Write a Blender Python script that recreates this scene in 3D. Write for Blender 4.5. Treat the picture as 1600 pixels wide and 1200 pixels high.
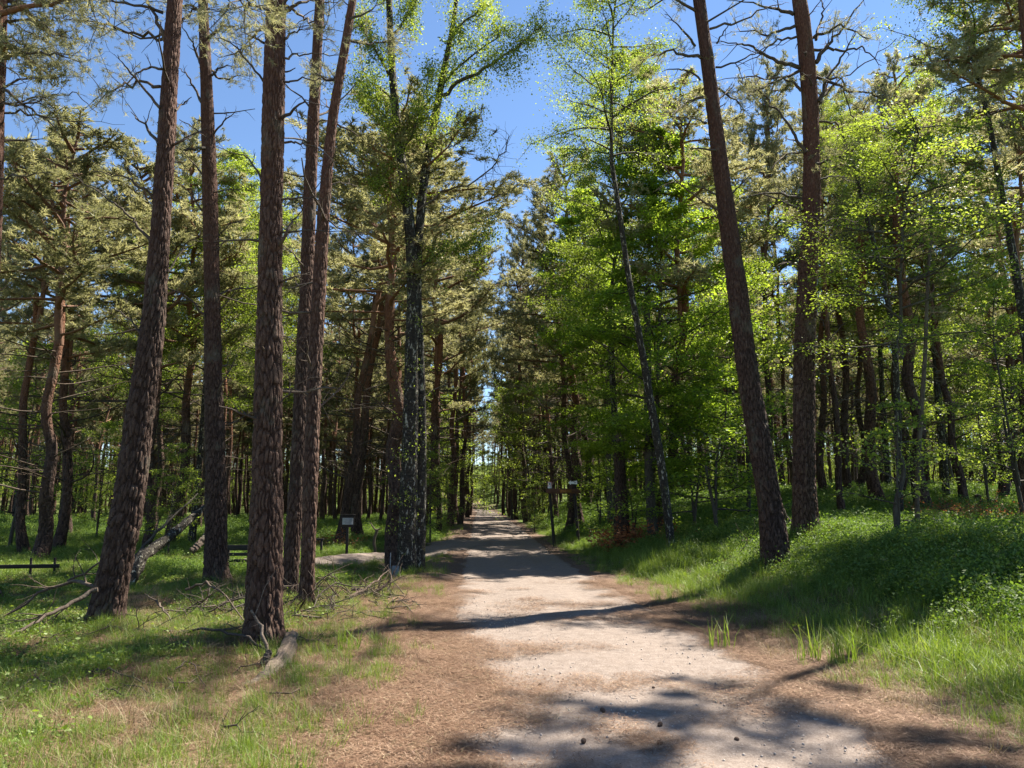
import bpy, math, random
import numpy as np
from math import sin, cos, pi, radians

for o in list(bpy.data.objects):
    bpy.data.objects.remove(o)
SC = bpy.context.scene
COL = SC.collection

# ---------------------------------------------------------------- camera
FPX = 1155.0                     # focal length in pixels of a 1600 px wide picture
PITCH = radians(9.2)
cam_d = bpy.data.cameras.new("camera")
cam_d.sensor_width = 36.0
cam_d.lens = FPX / 1600.0 * 36.0
cam_d.clip_start = 0.05
cam_d.clip_end = 2000.0
cam = bpy.data.objects.new("camera", cam_d)
cam.location = (0, 0, 1.6)
cam.rotation_euler = (pi / 2 + PITCH, 0, 0)
COL.objects.link(cam)
SC.camera = cam

# ---------------------------------------------------------------- sky, sun, exposure
SUN_AZ = radians(52)             # to the right of the view direction (+Y)
SUN_EL = radians(56)
world = bpy.data.worlds.new("World")
SC.world = world
world.use_nodes = True
wn = world.node_tree
for n in list(wn.nodes):
    wn.nodes.remove(n)
w_out = wn.nodes.new("ShaderNodeOutputWorld")
w_bg = wn.nodes.new("ShaderNodeBackground")
w_sky = wn.nodes.new("ShaderNodeTexSky")
w_sky.sky_type = 'NISHITA'
w_sky.sun_disc = False
w_sky.sun_elevation = SUN_EL
w_sky.sun_rotation = SUN_AZ
w_sky.altitude = 100
w_sky.air_density = 1.0
w_sky.dust_density = 0.0
w_sky.ozone_density = 5.0
w_bg.inputs['Strength'].default_value = 0.056
wn.links.new(w_sky.outputs[0], w_bg.inputs[0])
wn.links.new(w_bg.outputs[0], w_out.inputs[0])

sun_d = bpy.data.lights.new("sun", 'SUN')
sun_d.energy = 5.0
sun_d.angle = radians(0.55)
sun_d.color = (1.0, 0.91, 0.78)
sun = bpy.data.objects.new("sun", sun_d)
sdir = (sin(SUN_AZ) * cos(SUN_EL), cos(SUN_AZ) * cos(SUN_EL), sin(SUN_EL))
from mathutils import Vector
sun.rotation_euler = Vector(sdir).to_track_quat('Z', 'Y').to_euler()
sun.location = (20, 15, 30)
COL.objects.link(sun)

SC.view_settings.view_transform = 'Standard'
SC.view_settings.look = 'None'
SC.view_settings.exposure = 1.9
SC.view_settings.gamma = 1.0
SC.view_settings.use_curve_mapping = False
SC.cycles.max_bounces = 10
SC.cycles.diffuse_bounces = 7
SC.cycles.glossy_bounces = 2
SC.cycles.transmission_bounces = 6
SC.cycles.caustics_reflective = False
SC.cycles.caustics_refractive = False

# ---------------------------------------------------------------- helpers
CP, SP = cos(PITCH), sin(PITCH)


def at(px, py, D):
    """point seen at pixel (px, py) of the 1600x1200 frame at depth y = D"""
    a, b = (px - 800) / FPX, (600 - py) / FPX
    dy = CP - b * SP
    dz = SP + b * CP
    return np.array([a * D / dy, D, 1.6 + dz * D / dy])


def sst(a, b, x):
    t = np.clip((np.asarray(x, float) - a) / (b - a), 0, 1)
    return t * t * (3 - 2 * t)


def hashf(ix, iy, seed=0):
    n = (ix.astype(np.int64) * 374761393 + iy.astype(np.int64) * 668265263 + seed * 974634777) & 0x7fffffff
    n = ((n ^ (n >> 13)) * 1274126177) & 0x7fffffff
    n = (n ^ (n >> 16)) & 0xffffff
    return n / float(0xffffff)


def vnoise(x, y, seed=0, perx=None):
    x = np.asarray(x, float); y = np.asarray(y, float)
    ix = np.floor(x); iy = np.floor(y)
    fx = x - ix; fy = y - iy
    fx = fx * fx * (3 - 2 * fx); fy = fy * fy * (3 - 2 * fy)
    x0 = ix; x1 = ix + 1
    if perx:
        x0 = np.mod(x0, perx); x1 = np.mod(x1, perx)
    a = hashf(x0, iy, seed); b = hashf(x1, iy, seed)
    c = hashf(x0, iy + 1, seed); d = hashf(x1, iy + 1, seed)
    return (a * (1 - fx) + b * fx) * (1 - fy) + (c * (1 - fx) + d * fx) * fy


def fbm(x, y, seed=0, octs=4):
    s = 0; a = 0.5; t = 0
    for k in range(octs):
        s = s + a * vnoise(x * 2 ** k + 17.3 * k, y * 2 ** k - 9.1 * k, seed + k); t += a; a *= 0.5
    return s / t


def cell(x, y, seed, perx):
    """F2-F1 and a value per cell, periodic in x"""
    ix = np.floor(x); iy = np.floor(y)
    d1 = np.full(x.shape, 9.0); d2 = np.full(x.shape, 9.0); v = np.zeros(x.shape)
    for i in (-1, 0, 1):
        for j in (-1, 0, 1):
            cx = ix + i; cy = iy + j
            mx = np.mod(cx, perx)
            jx = cx + hashf(mx, cy, seed); jy = cy + hashf(mx, cy, seed + 5)
            d = np.hypot(x - jx, y - jy)
            near = d < d1
            d2 = np.where(near, d1, np.minimum(d2, d))
            v = np.where(near, hashf(mx, cy, seed + 9), v)
            d1 = np.where(near, d, d1)
    return d2 - d1, v


# ---- the lie of the land
def path_c(y):
    return np.interp(y, [0, 4.5, 8.7, 14, 22.5, 40, 80, 105, 130, 160, 200], [1.25, 1.12, 0.88, 0.45, 0.0, -0.8, -2.6, -3.6, -7.5, -17, -34])


def path_w(y):
    return np.interp(y, [0, 4.5, 8.7, 16, 25, 200], [1.75, 1.75, 1.7, 1.5, 1.4, 1.4])


MOUNDS = [(6.5, 15.6, 1.3, .16), (5.0, 14.2, .8, .06), (-2.35, 16.6, .9, .1), (-3.2, 8.6, .8, .06), (-5.4, 9.4, .9, .05),
          (-6.1, 14.9, .9, .07), (8.8, 11.5, 2.2, .16), (-3.5, 12.3, 1.6, .08)]


def terrain(x, y):
    x = np.asarray(x, float); y = np.asarray(y, float)
    c = path_c(y); w = path_w(y)
    u = x - c - w
    v = c - w - x
    h = 0.35 * sst(15, 50, y)
    h = h + 0.92 * sst(0.4, 5.0, u) * sst(5.2, 12.5, y) * (1 - .35 * sst(18, 26, y))
    h = h + 1.25 * sst(15, 34, y) * sst(1.5, 13, u)
    h = h + 0.04 * sst(0, .5, v) - 0.10 * sst(0.5, 1.6, v) * (1 - sst(1.6, 3.2, v)) * sst(5, 8, y)
    off = np.maximum(sst(0.0, 1.5, u), sst(0.2, 1.6, v))
    h = h + off * ((fbm(x * .35, y * .35, 3, 3) - .5) * .30 + (fbm(x * 1.4, y * 1.4, 8, 3) - .5) * .12)
    for mx, my, s, a in MOUNDS:
        h = h + a * np.exp(-((x - mx) ** 2 + (y - my) ** 2) / (s * s))
    h = h + 12.0 * sst(95, 260, np.hypot(x, y))
    return h


def hz(x, y):
    return float(terrain(np.array([x]), np.array([y]))[0])


def xg(px, D, z=None):
    """x of a point on the ground at depth D seen at picture column px"""
    x = (px - 800) / FPX * D
    for _ in range(3):
        zz = hz(x, D) if z is None else z
        x = (px - 800) / FPX * (D * CP + (zz - 1.6) * SP)
    return x


class MB:
    """collects polygons and links them as one mesh"""
    def __init__(s):
        s.v = []; s.n = 0; s.f = {3: [], 4: []}; s.m = {3: [], 4: []}; s.a = {3: [], 4: []}

    def add(s, verts, faces, mat=0, att=None):
        verts = np.asarray(verts, float).reshape(-1, 3)
        faces = np.asarray(faces, np.int64)
        k = faces.shape[1]
        s.v.append(verts); s.f[k].append(faces + s.n); s.n += len(verts)
        s.m[k].append(np.full(len(faces), mat))
        s.a[k].append(np.full(len(faces), .5) if att is None else np.broadcast_to(att, (len(faces),)).astype(float))

    def mesh(s, name, mats, smooth=True):
        me = bpy.data.meshes.new(name)
        V = np.concatenate(s.v)
        loops = []; starts = []; mi = []; at_ = []; st = 0
        for k in (3, 4):
            if s.f[k]:
                F = np.concatenate(s.f[k]); loops.append(F.ravel())
                starts.append(st + np.arange(len(F)) * k); st += F.size
                mi.append(np.concatenate(s.m[k])); at_.append(np.concatenate(s.a[k]))
        L = np.concatenate(loops); S = np.concatenate(starts); M = np.concatenate(mi); A = np.concatenate(at_)
        me.vertices.add(len(V)); me.vertices.foreach_set("co", V.astype(np.float32).ravel())
        me.loops.add(len(L)); me.loops.foreach_set("vertex_index", L.astype(np.int32))
        me.polygons.add(len(S)); me.polygons.foreach_set("loop_start", S.astype(np.int32))
        for m in mats:
            me.materials.append(m)
        me.polygons.foreach_set("material_index", M.astype(np.int32))
        me.update(calc_edges=True)
        me.polygons.foreach_set("use_smooth", np.full(len(S), bool(smooth)))
        at = me.attributes.new("v", 'FLOAT', 'FACE')
        at.data.foreach_set("value", A.astype(np.float32))
        me.update()
        return me


def link(name, me, parent=None, loc=(0, 0, 0), rot=(0, 0, 0), sc=1.0):
    o = bpy.data.objects.new(name, me)
    COL.objects.link(o)
    o.location = loc; o.rotation_euler = rot
    o.scale = (sc, sc, sc) if not hasattr(sc, '__len__') else sc
    if parent: o.parent = parent
    return o


def tag(o, label=None, cat=None, group=None, kind=None):
    if label: o['label'] = label
    if cat: o['category'] = cat
    if group: o['group'] = group
    if kind: o['kind'] = kind
    return o


def thing(name, label, cat, loc=(0, 0, 0), rotz=0, group=None):
    o = bpy.data.objects.new(name, None)
    COL.objects.link(o)
    o.empty_display_size = .3
    o.location = loc; o.rotation_euler = (0, 0, rotz)
    return tag(o, label, cat, group)


def copy_tree(o, parent=None):
    c = o.copy(); COL.objects.link(c)
    c.parent = parent
    for ch in o.children:
        copy_tree(ch, c)
    return c


def nrm(a):
    return a / np.maximum(np.linalg.norm(a, axis=-1, keepdims=True), 1e-9)


def tube(mb, P, R, ns=5, mat=0, att=.5, cap=True):
    P = np.asarray(P, float); R = np.asarray(R, float)
    T = nrm(np.gradient(P, axis=0))
    mt = np.abs(T.mean(0))
    ref = np.eye(3)[int(np.argmin(mt))]
    A = nrm(np.cross(T, ref)); B = np.cross(T, A)
    th = np.arange(ns) * 2 * pi / ns
    V = P[:, None] + R[:, None, None] * (np.cos(th)[None, :, None] * A[:, None] + np.sin(th)[None, :, None] * B[:, None])
    n = len(P)
    i = np.arange(n - 1)[:, None] * ns; j = np.arange(ns)[None]; j2 = (j + 1) % ns
    F = np.stack([i + j, i + j2, i + ns + j2, i + ns + j], -1).reshape(-1, 4)
    V = V.reshape(-1, 3)
    mb.add(V, F, mat, att)
    if cap and ns >= 3:
        for k, e in ((0, 0), ((n - 1) * ns, n - 1)):
            c = np.vstack([V[k:k + ns], P[e] + (T[e] * R[e] * .3 if e else -T[e] * R[e] * .1)])
            q = np.array([[a, (a + 1) % ns, ns] if e else [(a + 1) % ns, a, ns] for a in range(ns)])
            mb.add(c, q, mat, att)


def chain(rng, p, d, L, n, wob=.2, up=0.0, back=None):
    """a crooked line of n+1 points from p in direction d"""
    d = nrm(np.asarray(d, float)); pts = [np.asarray(p, float)]
    for k in range(n):
        d = nrm(d + rng.normal(0, wob, 3) + np.array([0, 0, up]))
        pts.append(pts[-1] + d * L / n)
    return np.array(pts), d


def box(mb, c, size, mat=0, att=.5, rz=0.0, ry=0.0, bev=0.0):
    """a box with chamfered edges along its long axis, centred on c"""
    sx, sy, sz = [q / 2 for q in size]
    b = bev
    ring = [(-sx + b, -sy), (sx - b, -sy), (sx, -sy + b), (sx, sy - b), (sx - b, sy), (-sx + b, sy), (-sx, sy - b), (-sx, -sy + b)] if b else \
        [(-sx, -sy), (sx, -sy), (sx, sy), (-sx, sy)]
    n = len(ring)
    V = []
    for z, k in ((-sz, 1 - b / sx if b else 1), (-sz + b, 1), (sz - b, 1), (sz, 1 - b / sx if b else 1)) if b else ((-sz, 1), (sz, 1)):
        V += [(x * k, y * k if sy > 2 * b else y, z) for x, y in ring]
    V = np.array(V, float); m = len(V) // n
    F = [[i * n + j, i * n + (j + 1) % n, (i + 1) * n + (j + 1) % n, (i + 1) * n + j] for i in range(m - 1) for j in range(n)]
    cy_, sy_ = cos(ry), sin(ry); V = V @ np.array([[cy_, 0, -sy_], [0, 1, 0], [sy_, 0, cy_]])
    cz_, sz_ = cos(rz), sin(rz); V = V @ np.array([[cz_, sz_, 0], [-sz_, cz_, 0], [0, 0, 1]])
    V = V + np.asarray(c, float)
    mb.add(V, F, mat, att)
    for off in (0, (m - 1) * n):
        cc = V[off:off + n]; q = np.vstack([cc, cc.mean(0)])
        T = [[a, (a + 1) % n, n] if off else [(a + 1) % n, a, n] for a in range(n)]
        mb.add(q, T, mat, att)


# ---------------------------------------------------------------- materials
class NT:
    def __init__(s, name):
        s.m = bpy.data.materials.new(name); s.m.use_nodes = True
        s.t = s.m.node_tree
        for n in list(s.t.nodes): s.t.nodes.remove(n)
        s.out = s.t.nodes.new("ShaderNodeOutputMaterial")

    def n(s, typ, **kw):
        nd = s.t.nodes.new(typ)
        for k, v in kw.items():
            if k.startswith('_'): setattr(nd, k[1:], v)
        return nd

    def l(s, a, b): s.t.links.new(a, b)

    def coord(s, scale=(1, 1, 1), kind='Object'):
        tc = s.n("ShaderNodeTexCoord"); mp = s.n("ShaderNodeMapping")
        mp.inputs['Scale'].default_value = scale
        s.l(tc.outputs[kind], mp.inputs[0]); return mp.outputs[0]

    def wpos(s, scale=(1, 1, 1)):
        tc = s.n("ShaderNodeNewGeometry"); mp = s.n("ShaderNodeMapping")
        mp.inputs['Scale'].default_value = scale
        s.l(tc.outputs['Position'], mp.inputs[0]); return mp.outputs[0]

    def noise(s, vec, scale=5, det=4, rough=.55, dist=0):
        nd = s.n("ShaderNodeTexNoise"); nd.inputs['Scale'].default_value = scale
        nd.inputs['Detail'].default_value = det; nd.inputs['Roughness'].default_value = rough
        nd.inputs['Distortion'].default_value = dist
        s.l(vec, nd.inputs['Vector']); return nd.outputs['Fac']

    def ramp(s, fac, stops):
        nd = s.n("ShaderNodeValToRGB"); el = nd.color_ramp.elements
        while len(el) > 1: el.remove(el[-1])
        el[0].position = stops[0][0]; el[0].color = tuple(stops[0][1]) + (1,)
        for p, c in stops[1:]:
            e = el.new(p); e.color = tuple(c) + (1,)
        s.l(fac, nd.inputs[0]); return nd.outputs[0]

    def mix(s, fac, a, b, mode='MIX'):
        nd = s.n("ShaderNodeMix"); nd.data_type = 'RGBA'; nd.blend_type = mode
        for sock, val in ((nd.inputs[0], fac), (nd.inputs[6], a), (nd.inputs[7], b)):
            if isinstance(val, (int, float)): sock.default_value = val
            elif isinstance(val, tuple): sock.default_value = val + (1,)
            else: s.l(val, sock)
        return nd.outputs[2]

    def math(s, op, a, b=0.0, c=None):
        nd = s.n("ShaderNodeMath"); nd.operation = op
        for k, val in enumerate((a, b) if c is None else (a, b, c)):
            if isinstance(val, (int, float)): nd.inputs[k].default_value = val
            else: s.l(val, nd.inputs[k])
        return nd.outputs[0]

    def attr(s, name):
        nd = s.n("ShaderNodeAttribute"); nd.attribute_name = name; return nd.outputs['Fac']

    def bump(s, h, strength=.5, dist=.02):
        nd = s.n("ShaderNodeBump"); nd.inputs['Strength'].default_value = strength
        nd.inputs['Distance'].default_value = dist
        s.l(h, nd.inputs['Height']); return nd.outputs[0]

    def principled(s, col, rough=.8, bump=None, spec=.3, metal=0):
        p = s.n("ShaderNodeBsdfPrincipled")
        if isinstance(col, tuple): p.inputs['Base Color'].default_value = col + (1,)
        else: s.l(col, p.inputs['Base Color'])
        if isinstance(rough, (int, float)): p.inputs['Roughness'].default_value = rough
        else: s.l(rough, p.inputs['Roughness'])
        p.inputs['Specular IOR Level'].default_value = spec
        p.inputs['Metallic'].default_value = metal
        if bump is not None: s.l(bump, p.inputs['Normal'])
        s.l(p.outputs[0], s.out.inputs[0]); return p


def leaf_mat(name, stops, trans, tfac=.45, rough=.45, spec=.4, nscale=.6):
    t = NT(name)
    v = t.attr("v")
    oi = t.n("ShaderNodeObjectInfo").outputs['Random']
    big = t.noise(t.wpos(), nscale, 2)
    f = t.math('ADD', t.math('MULTIPLY', v, .55), t.math('ADD', t.math('MULTIPLY', oi, .15), t.math('MULTIPLY', big, .3)))
    col = t.ramp(f, stops)
    p = t.n("ShaderNodeBsdfPrincipled")
    t.l(col, p.inputs['Base Color']); p.inputs['Roughness'].default_value = rough
    p.inputs['Specular IOR Level'].default_value = spec
    tr = t.n("ShaderNodeBsdfTranslucent")
    tc = t.mix(1.0, col, trans, 'MULTIPLY'); t.l(tc, tr.inputs[0])
    mx = t.n("ShaderNodeMixShader"); mx.inputs[0].default_value = tfac
    t.l(p.outputs[0], mx.inputs[1]); t.l(tr.outputs[0], mx.inputs[2]); t.l(mx.outputs[0], t.out.inputs[0])
    return t.m


def bark_pine(name, low, high, zred=(6, 9), bstr=.8, fine=1.0):
    t = NT(name)
    tc = t.n("ShaderNodeTexCoord")
    c1 = t.coord((1, 1, .25))
    vo = t.n("ShaderNodeTexVoronoi"); vo.feature = 'DISTANCE_TO_EDGE'; vo.inputs['Scale'].default_value = 17
    ns = t.n("ShaderNodeTexNoise"); ns.inputs['Scale'].default_value = 7; ns.inputs['Detail'].default_value = 3
    t.l(c1, ns.inputs['Vector'])
    wv = t.mix(.12, c1, ns.outputs['Color']); t.l(wv, vo.inputs['Vector'])
    edge = t.math('MINIMUM', t.math('MULTIPLY', vo.outputs['Distance'], 5.0), 1.0)
    n2 = t.noise(t.coord((1, 1, .4)), 34, 6, .75)
    v = t.attr("v")
    nn = t.noise(t.coord((1, 1, .6)), 3, 3)
    lowc = t.ramp(t.math('ADD', t.math('MULTIPLY', v, .22), t.math('MULTIPLY', n2, .72)), low)
    highc = t.ramp(n2, high)
    sx = t.n("ShaderNodeSeparateXYZ"); t.l(tc.outputs['Object'], sx.inputs[0])
    zf = t.n("ShaderNodeMapRange"); zf.inputs[1].default_value = zred[0]; zf.inputs[2].default_value = zred[1]
    t.l(t.math('ADD', sx.outputs[2], t.math('MULTIPLY', t.math('SUBTRACT', nn, .5), 4.0)), zf.inputs[0])
    col = t.mix(zf.outputs[0], lowc, highc)
    lich = t.ramp(t.noise(t.coord((1, 1, .5)), 2.6, 6, .7), [(.56, (0, 0, 0)), (.66, (1, 1, 1))])
    col = t.mix(t.math('MULTIPLY', lich, .38), col, (.15, .155, .115))
    oi = t.n("ShaderNodeObjectInfo").outputs['Random']
    col = t.mix(1.0, col, t.ramp(oi, [(0, (.78, .78, .8)), (.5, (1, 1, 1)), (1, (1.25, 1.12, 1.05))]), 'MULTIPLY')
    h = t.math('ADD', t.math('MULTIPLY', edge, .8), t.math('MULTIPLY', n2, 1.0))
    t.principled(col, .85, t.bump(h, bstr, .02 * fine), .25)
    return t.m


M = {}
LOW = [(.25, (.017, .010, .0075)), (.45, (.046, .027, .020)), (.6, (.094, .060, .044)), (.76, (.21, .158, .125))]
HIGH = [(.25, (.07, .03, .017)), (.5, (.15, .067, .034)), (.75, (.27, .145, .085))]
HIGHD = [(.25, (.032, .015, .010)), (.5, (.09, .042, .028)), (.75, (.20, .118, .082))]
M['bark_hero'] = bark_pine('pine_bark_plated', LOW, HIGHD, (3.5, 8), .7)
M['bark'] = bark_pine('pine_bark', LOW, HIGH, (4, 8), 1.0, 1.6)
M['dead'] = bark_pine('dead_branch_bark', [(.3, (.04, .03, .024)), (.6, (.095, .075, .058)), (.8, (.20, .165, .13))],
                      [(.3, (.07, .055, .045)), (.7, (.15, .12, .095))], (50, 60), .5, .5)
M['limb'] = bark_pine('limb_bark', [(.3, (.10, .055, .035)), (.6, (.20, .11, .07)), (.8, (.30, .19, .13))],
                      [(.3, (.12, .06, .04)), (.7, (.24, .13, .08))], (30, 60), .5, .6)
M['leaflimb'] = bark_pine('leafy_limb_bark', [(.3, (.035, .03, .024)), (.6, (.08, .07, .055)), (.8, (.15, .135, .11))],
                          [(.3, (.05, .05, .04)), (.7, (.1, .1, .08))], (50, 60), .5, .6)


def birch_bark():
    t = NT('birch_bark')
    c1 = t.coord((1, 1, .35))
    n1 = t.noise(c1, 17, 5, .65, .6)
    n2 = t.noise(t.coord((1, 1, 1.6)), 16, 4, .6)
    lich = t.noise(t.coord((1, 1, .7)), 12, 5, .7)
    base = t.ramp(n2, [(.3, (.010, .009, .007)), (.55, (.030, .025, .019)), (.75, (.075, .065, .048))])
    pale = t.ramp(n2, [(.3, (.16, .15, .12)), (.6, (.40, .38, .31))])
    moss = t.ramp(n2, [(.3, (.10, .11, .025)), (.7, (.20, .22, .06))])
    k = t.ramp(n1, [(.575, (0, 0, 0)), (.63, (1, 1, 1))])
    k2 = t.ramp(lich, [(.60, (0, 0, 0)), (.68, (1, 1, 1))])
    c = t.mix(k, base, pale); c = t.mix(k2, c, moss)
    h = t.math('ADD', n1, t.math('MULTIPLY', n2, .7))
    t.principled(c, .8, t.bump(h, .9, .04), .25)
    return t.m


M['birch'] = birch_bark()
M['needle'] = leaf_mat('pine_needles', [(.15, (.11, .12, .06)), (.45, (.22, .222, .122)), (.7, (.305, .30, .18)), (.9, (.38, .37, .24))],
                       (1.45, 1.42, 1.05), .45, .55, .35, .5)
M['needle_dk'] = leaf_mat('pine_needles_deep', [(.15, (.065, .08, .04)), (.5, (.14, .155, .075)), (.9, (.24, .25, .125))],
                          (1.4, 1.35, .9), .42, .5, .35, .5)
M['birch_leaf'] = leaf_mat('birch_leaves', [(.15, (.085, .125, .022)), (.5, (.155, .215, .042)), (.85, (.27, .325, .09))],
                            (1.75, 1.7, .8), .55, .5, .35, .7)
M['beech_leaf'] = leaf_mat('beech_leaves', [(.15, (.075, .125, .02)), (.5, (.145, .22, .036)), (.85, (.26, .345, .068))],
                            (2.0, 1.95, .8), .6, .45, .4, .5)
M['grass'] = leaf_mat('green_grass', [(.15, (.07, .125, .02)), (.5, (.125, .20, .035)), (.85, (.22, .29, .08))],
                      (1.6, 1.5, .6), .4, .5, .35, .8)
M['dry'] = leaf_mat('dry_grass', [(.15, (.12, .09, .05)), (.5, (.22, .175, .10)), (.85, (.36, .31, .205))],
                    (1.2, 1.1, .8), .3, .7, .2, .8)
M['berry'] = leaf_mat('bilberry_leaves', [(.15, (.055, .10, .02)), (.5, (.10, .17, .035)), (.85, (.19, .27, .075))],
                      (1.5, 1.5, .6), .4, .6, .25, .8)
M['needle_litter'] = leaf_mat('fallen_needles', [(.15, (.055, .028, .018)), (.5, (.16, .092, .056)), (.85, (.34, .24, .165))],
                              (1, 1, 1), .05, .7, .2, .8)
M['cone_bits'] = leaf_mat('bark_scraps', [(.15, (.05, .03, .02)), (.5, (.11, .07, .05)), (.85, (.22, .15, .11))], (1, 1, 1), .02, .8, .2, .8)
M['brown_leaf'] = leaf_mat('withered_leaves', [(.15, (.14, .045, .02)), (.5, (.28, .10, .04)), (.85, (.40, .2, .09))],
                           (1.3, 1.0, .7), .35, .6, .2, .8)


def ground_mat(name, is_path):
    t = NT(name)
    p = t.wpos()
    gr = t.attr('green'); li = t.attr('litter')
    fine = t.noise(p, 55, 4, .7); mid = t.noise(p, 9, 4, .6); big = t.noise(p, 1.3, 3, .6)
    st = t.noise(t.wpos((1, 3.5, 1)), 40, 3, .7, 1.5)
    litter = t.ramp(t.math('ADD', t.math('MULTIPLY', fine, .5), t.math('MULTIPLY', st, .5)),
                    [(.32, (.05, .031, .023)), (.46, (.105, .070, .051)), (.57, (.172, .124, .095)), (.72, (.30, .24, .195))])
    soil = t.ramp(fine, [(.3, (.035, .026, .018)), (.6, (.10, .075, .05)), (.8, (.18, .14, .10))])
    moss = t.ramp(fine, [(.3, (.035, .055, .012)), (.6, (.085, .12, .028)), (.8, (.16, .19, .06))])
    if is_path:
        gravel = t.ramp(t.math('ADD', t.math('MULTIPLY', fine, .6), t.math('MULTIPLY', mid, .4)),
                        [(.3, (.105, .082, .067)), (.48, (.165, .134, .114)), (.6, (.215, .18, .156)), (.78, (.31, .27, .24))])
        vo = t.n("ShaderNodeTexVoronoi"); vo.inputs['Scale'].default_value = 42; t.l(p, vo.inputs['Vector'])
        stone = t.ramp(vo.outputs['Distance'], [(0, (1, 1, 1)), (.16, (.8, .8, .8)), (.28, (0, 0, 0))])
        sc_ = t.ramp(vo.outputs['Color'], [(.2, (.09, .075, .065)), (.5, (.22, .19, .165)), (.8, (.38, .35, .32))])
        gravel = t.mix(t.math('MULTIPLY', stone, .55), gravel, sc_)
        f = t.math('ADD', li, t.math('MULTIPLY', t.math('SUBTRACT', t.math('ADD', t.math('MULTIPLY', mid, .5), t.math('MULTIPLY', big, .5)), .5), 2.1))
        f = t.math('ADD', f, t.math('MULTIPLY', t.math('SUBTRACT', st, .5), .9))
        k = t.ramp(f, [(.30, (0, 0, 0)), (.85, (1, 1, 1))])
        k = t.math('MULTIPLY', k, .9)
        col = t.mix(k, gravel, litter)
        h = t.math('ADD', t.math('MULTIPLY', fine, .6), t.math('ADD', t.math('MULTIPLY', mid, .8), t.math('MULTIPLY', stone, .25)))
        t.principled(col, .9, t.bump(h, .7, .02), .2)
    else:
        f = t.math('ADD', gr, t.math('MULTIPLY', t.math('SUBTRACT', t.math('ADD', t.math('MULTIPLY', mid, .5), t.math('MULTIPLY', big, .5)), .5), 1.6))
        k = t.ramp(f, [(.22, (0, 0, 0)), (.85, (1, 1, 1))])
        fl = t.math('ADD', li, t.math('MULTIPLY', t.math('SUBTRACT', mid, .5), 1.4))
        kl = t.ramp(fl, [(.35, (0, 0, 0)), (.65, (1, 1, 1))])
        col = t.mix(k, t.mix(kl, soil, litter), moss)
        h = t.math('ADD', fine, mid)
        t.principled(col, .95, t.bump(h, .8, .035), .1)
    return t.m


def plain(name, col, rough=.6, var=.3, scale=20, spec=.3, bs=.3, metal=0):
    t = NT(name)
    n = t.noise(t.coord((1, 1, 1)), scale, 4, .6)
    a = tuple(c * (1 - var) for c in col); b = tuple(min(1, c * (1 + var)) for c in col)
    t.principled(t.ramp(n, [(.3, a), (.7, b)]), rough, t.bump(n, bs, .005), spec, metal)
    return t.m


def wood(name, a, b, rough=.75):
    t = NT(name)
    n = t.noise(t.coord((.8, 6, 6)), 9, 4, .6, .5)
    t.principled(t.ramp(n, [(.3, a), (.7, b)]), rough, t.bump(n, .5, .01), .3)
    return t.m


M['black_wood'] = wood('dark_stained_wood', (.012, .010, .009), (.035, .028, .024))
M['brown_wood'] = wood('brown_beam_wood', (.05, .022, .012), (.13, .06, .03))
M['grey_wood'] = wood('weathered_log_wood', (.045, .032, .024), (.20, .155, .115))
M['sign_face'] = plain('sign_panel_print', (.30, .31, .31), .4, .08)
M['sign_white'] = plain('white_sign_paint', (.72, .72, .7), .4, .08)
M['sign_dark'] = plain('dark_print', (.06, .06, .06), .5, .1)
M['sign_red'] = plain('red_print', (.5, .06, .05), .5, .1)
M['orange'] = plain('ochre_print', (.22, .10, .02), .6, .2)
M['grey_metal'] = plain('grey_metal', (.12, .14, .15), .5, .15, metal=.2)
M['cone'] = plain('pine_cone_scales', (.075, .045, .03), .8, .4, 60)
M['stone'] = plain('pebble_stone', (.36, .31, .27), .8, .35, 12)

# ---------------------------------------------------------------- ground and path
def axis(segs):
    out = [segs[0][0]]
    for a, b, d in segs:
        n = max(1, int(round((b - a) / d)))
        out += list(np.linspace(a, b, n + 1)[1:])
    return np.array(out)


def grid_mesh(X, Y, Z, mats, name, attrs):
    ny, nx = X.shape
    mb = MB()
    i = np.arange(ny - 1)[:, None] * nx; j = np.arange(nx - 1)[None]
    F = np.stack([i + j, i + j + 1, i + nx + j + 1, i + nx + j], -1).reshape(-1, 4)
    mb.add(np.stack([X, Y, Z], -1).reshape(-1, 3), F)
    me = mb.mesh(name, mats)
    for k, a in attrs.items():
        q = me.attributes.new(k, 'FLOAT', 'POINT'); q.data.foreach_set("value", np.clip(a, -1, 2).astype(np.float32).ravel())
    return me


def zones(x, y):
    """path offsets u (right), v (left), how green and how littered the ground is"""
    c = path_c(y); w = path_w(y)
    u = x - c - w; v = c - w - x
    n1 = fbm(x * .5, y * .5, 21, 3); n2 = fbm(x * 1.7, y * 1.7, 31, 3)
    right = sst(.15, .9, u + (n2 - .5) * 1.2)
    left = sst(.4, 2.0, v + (n2 - .5) * 1.6 - .5 * (1 - sst(6, 11, y)))
    green = np.where(u > 0, right, left * np.clip(.62 + (n1 - .5) * 2.4 + .35 * sst(13, 18, y), 0, 1))
    litter = np.where(u > 0, 1 - right * .8, 1 - .75 * left * sst(.4, .6, n1))
    return u, v, green, litter


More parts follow.
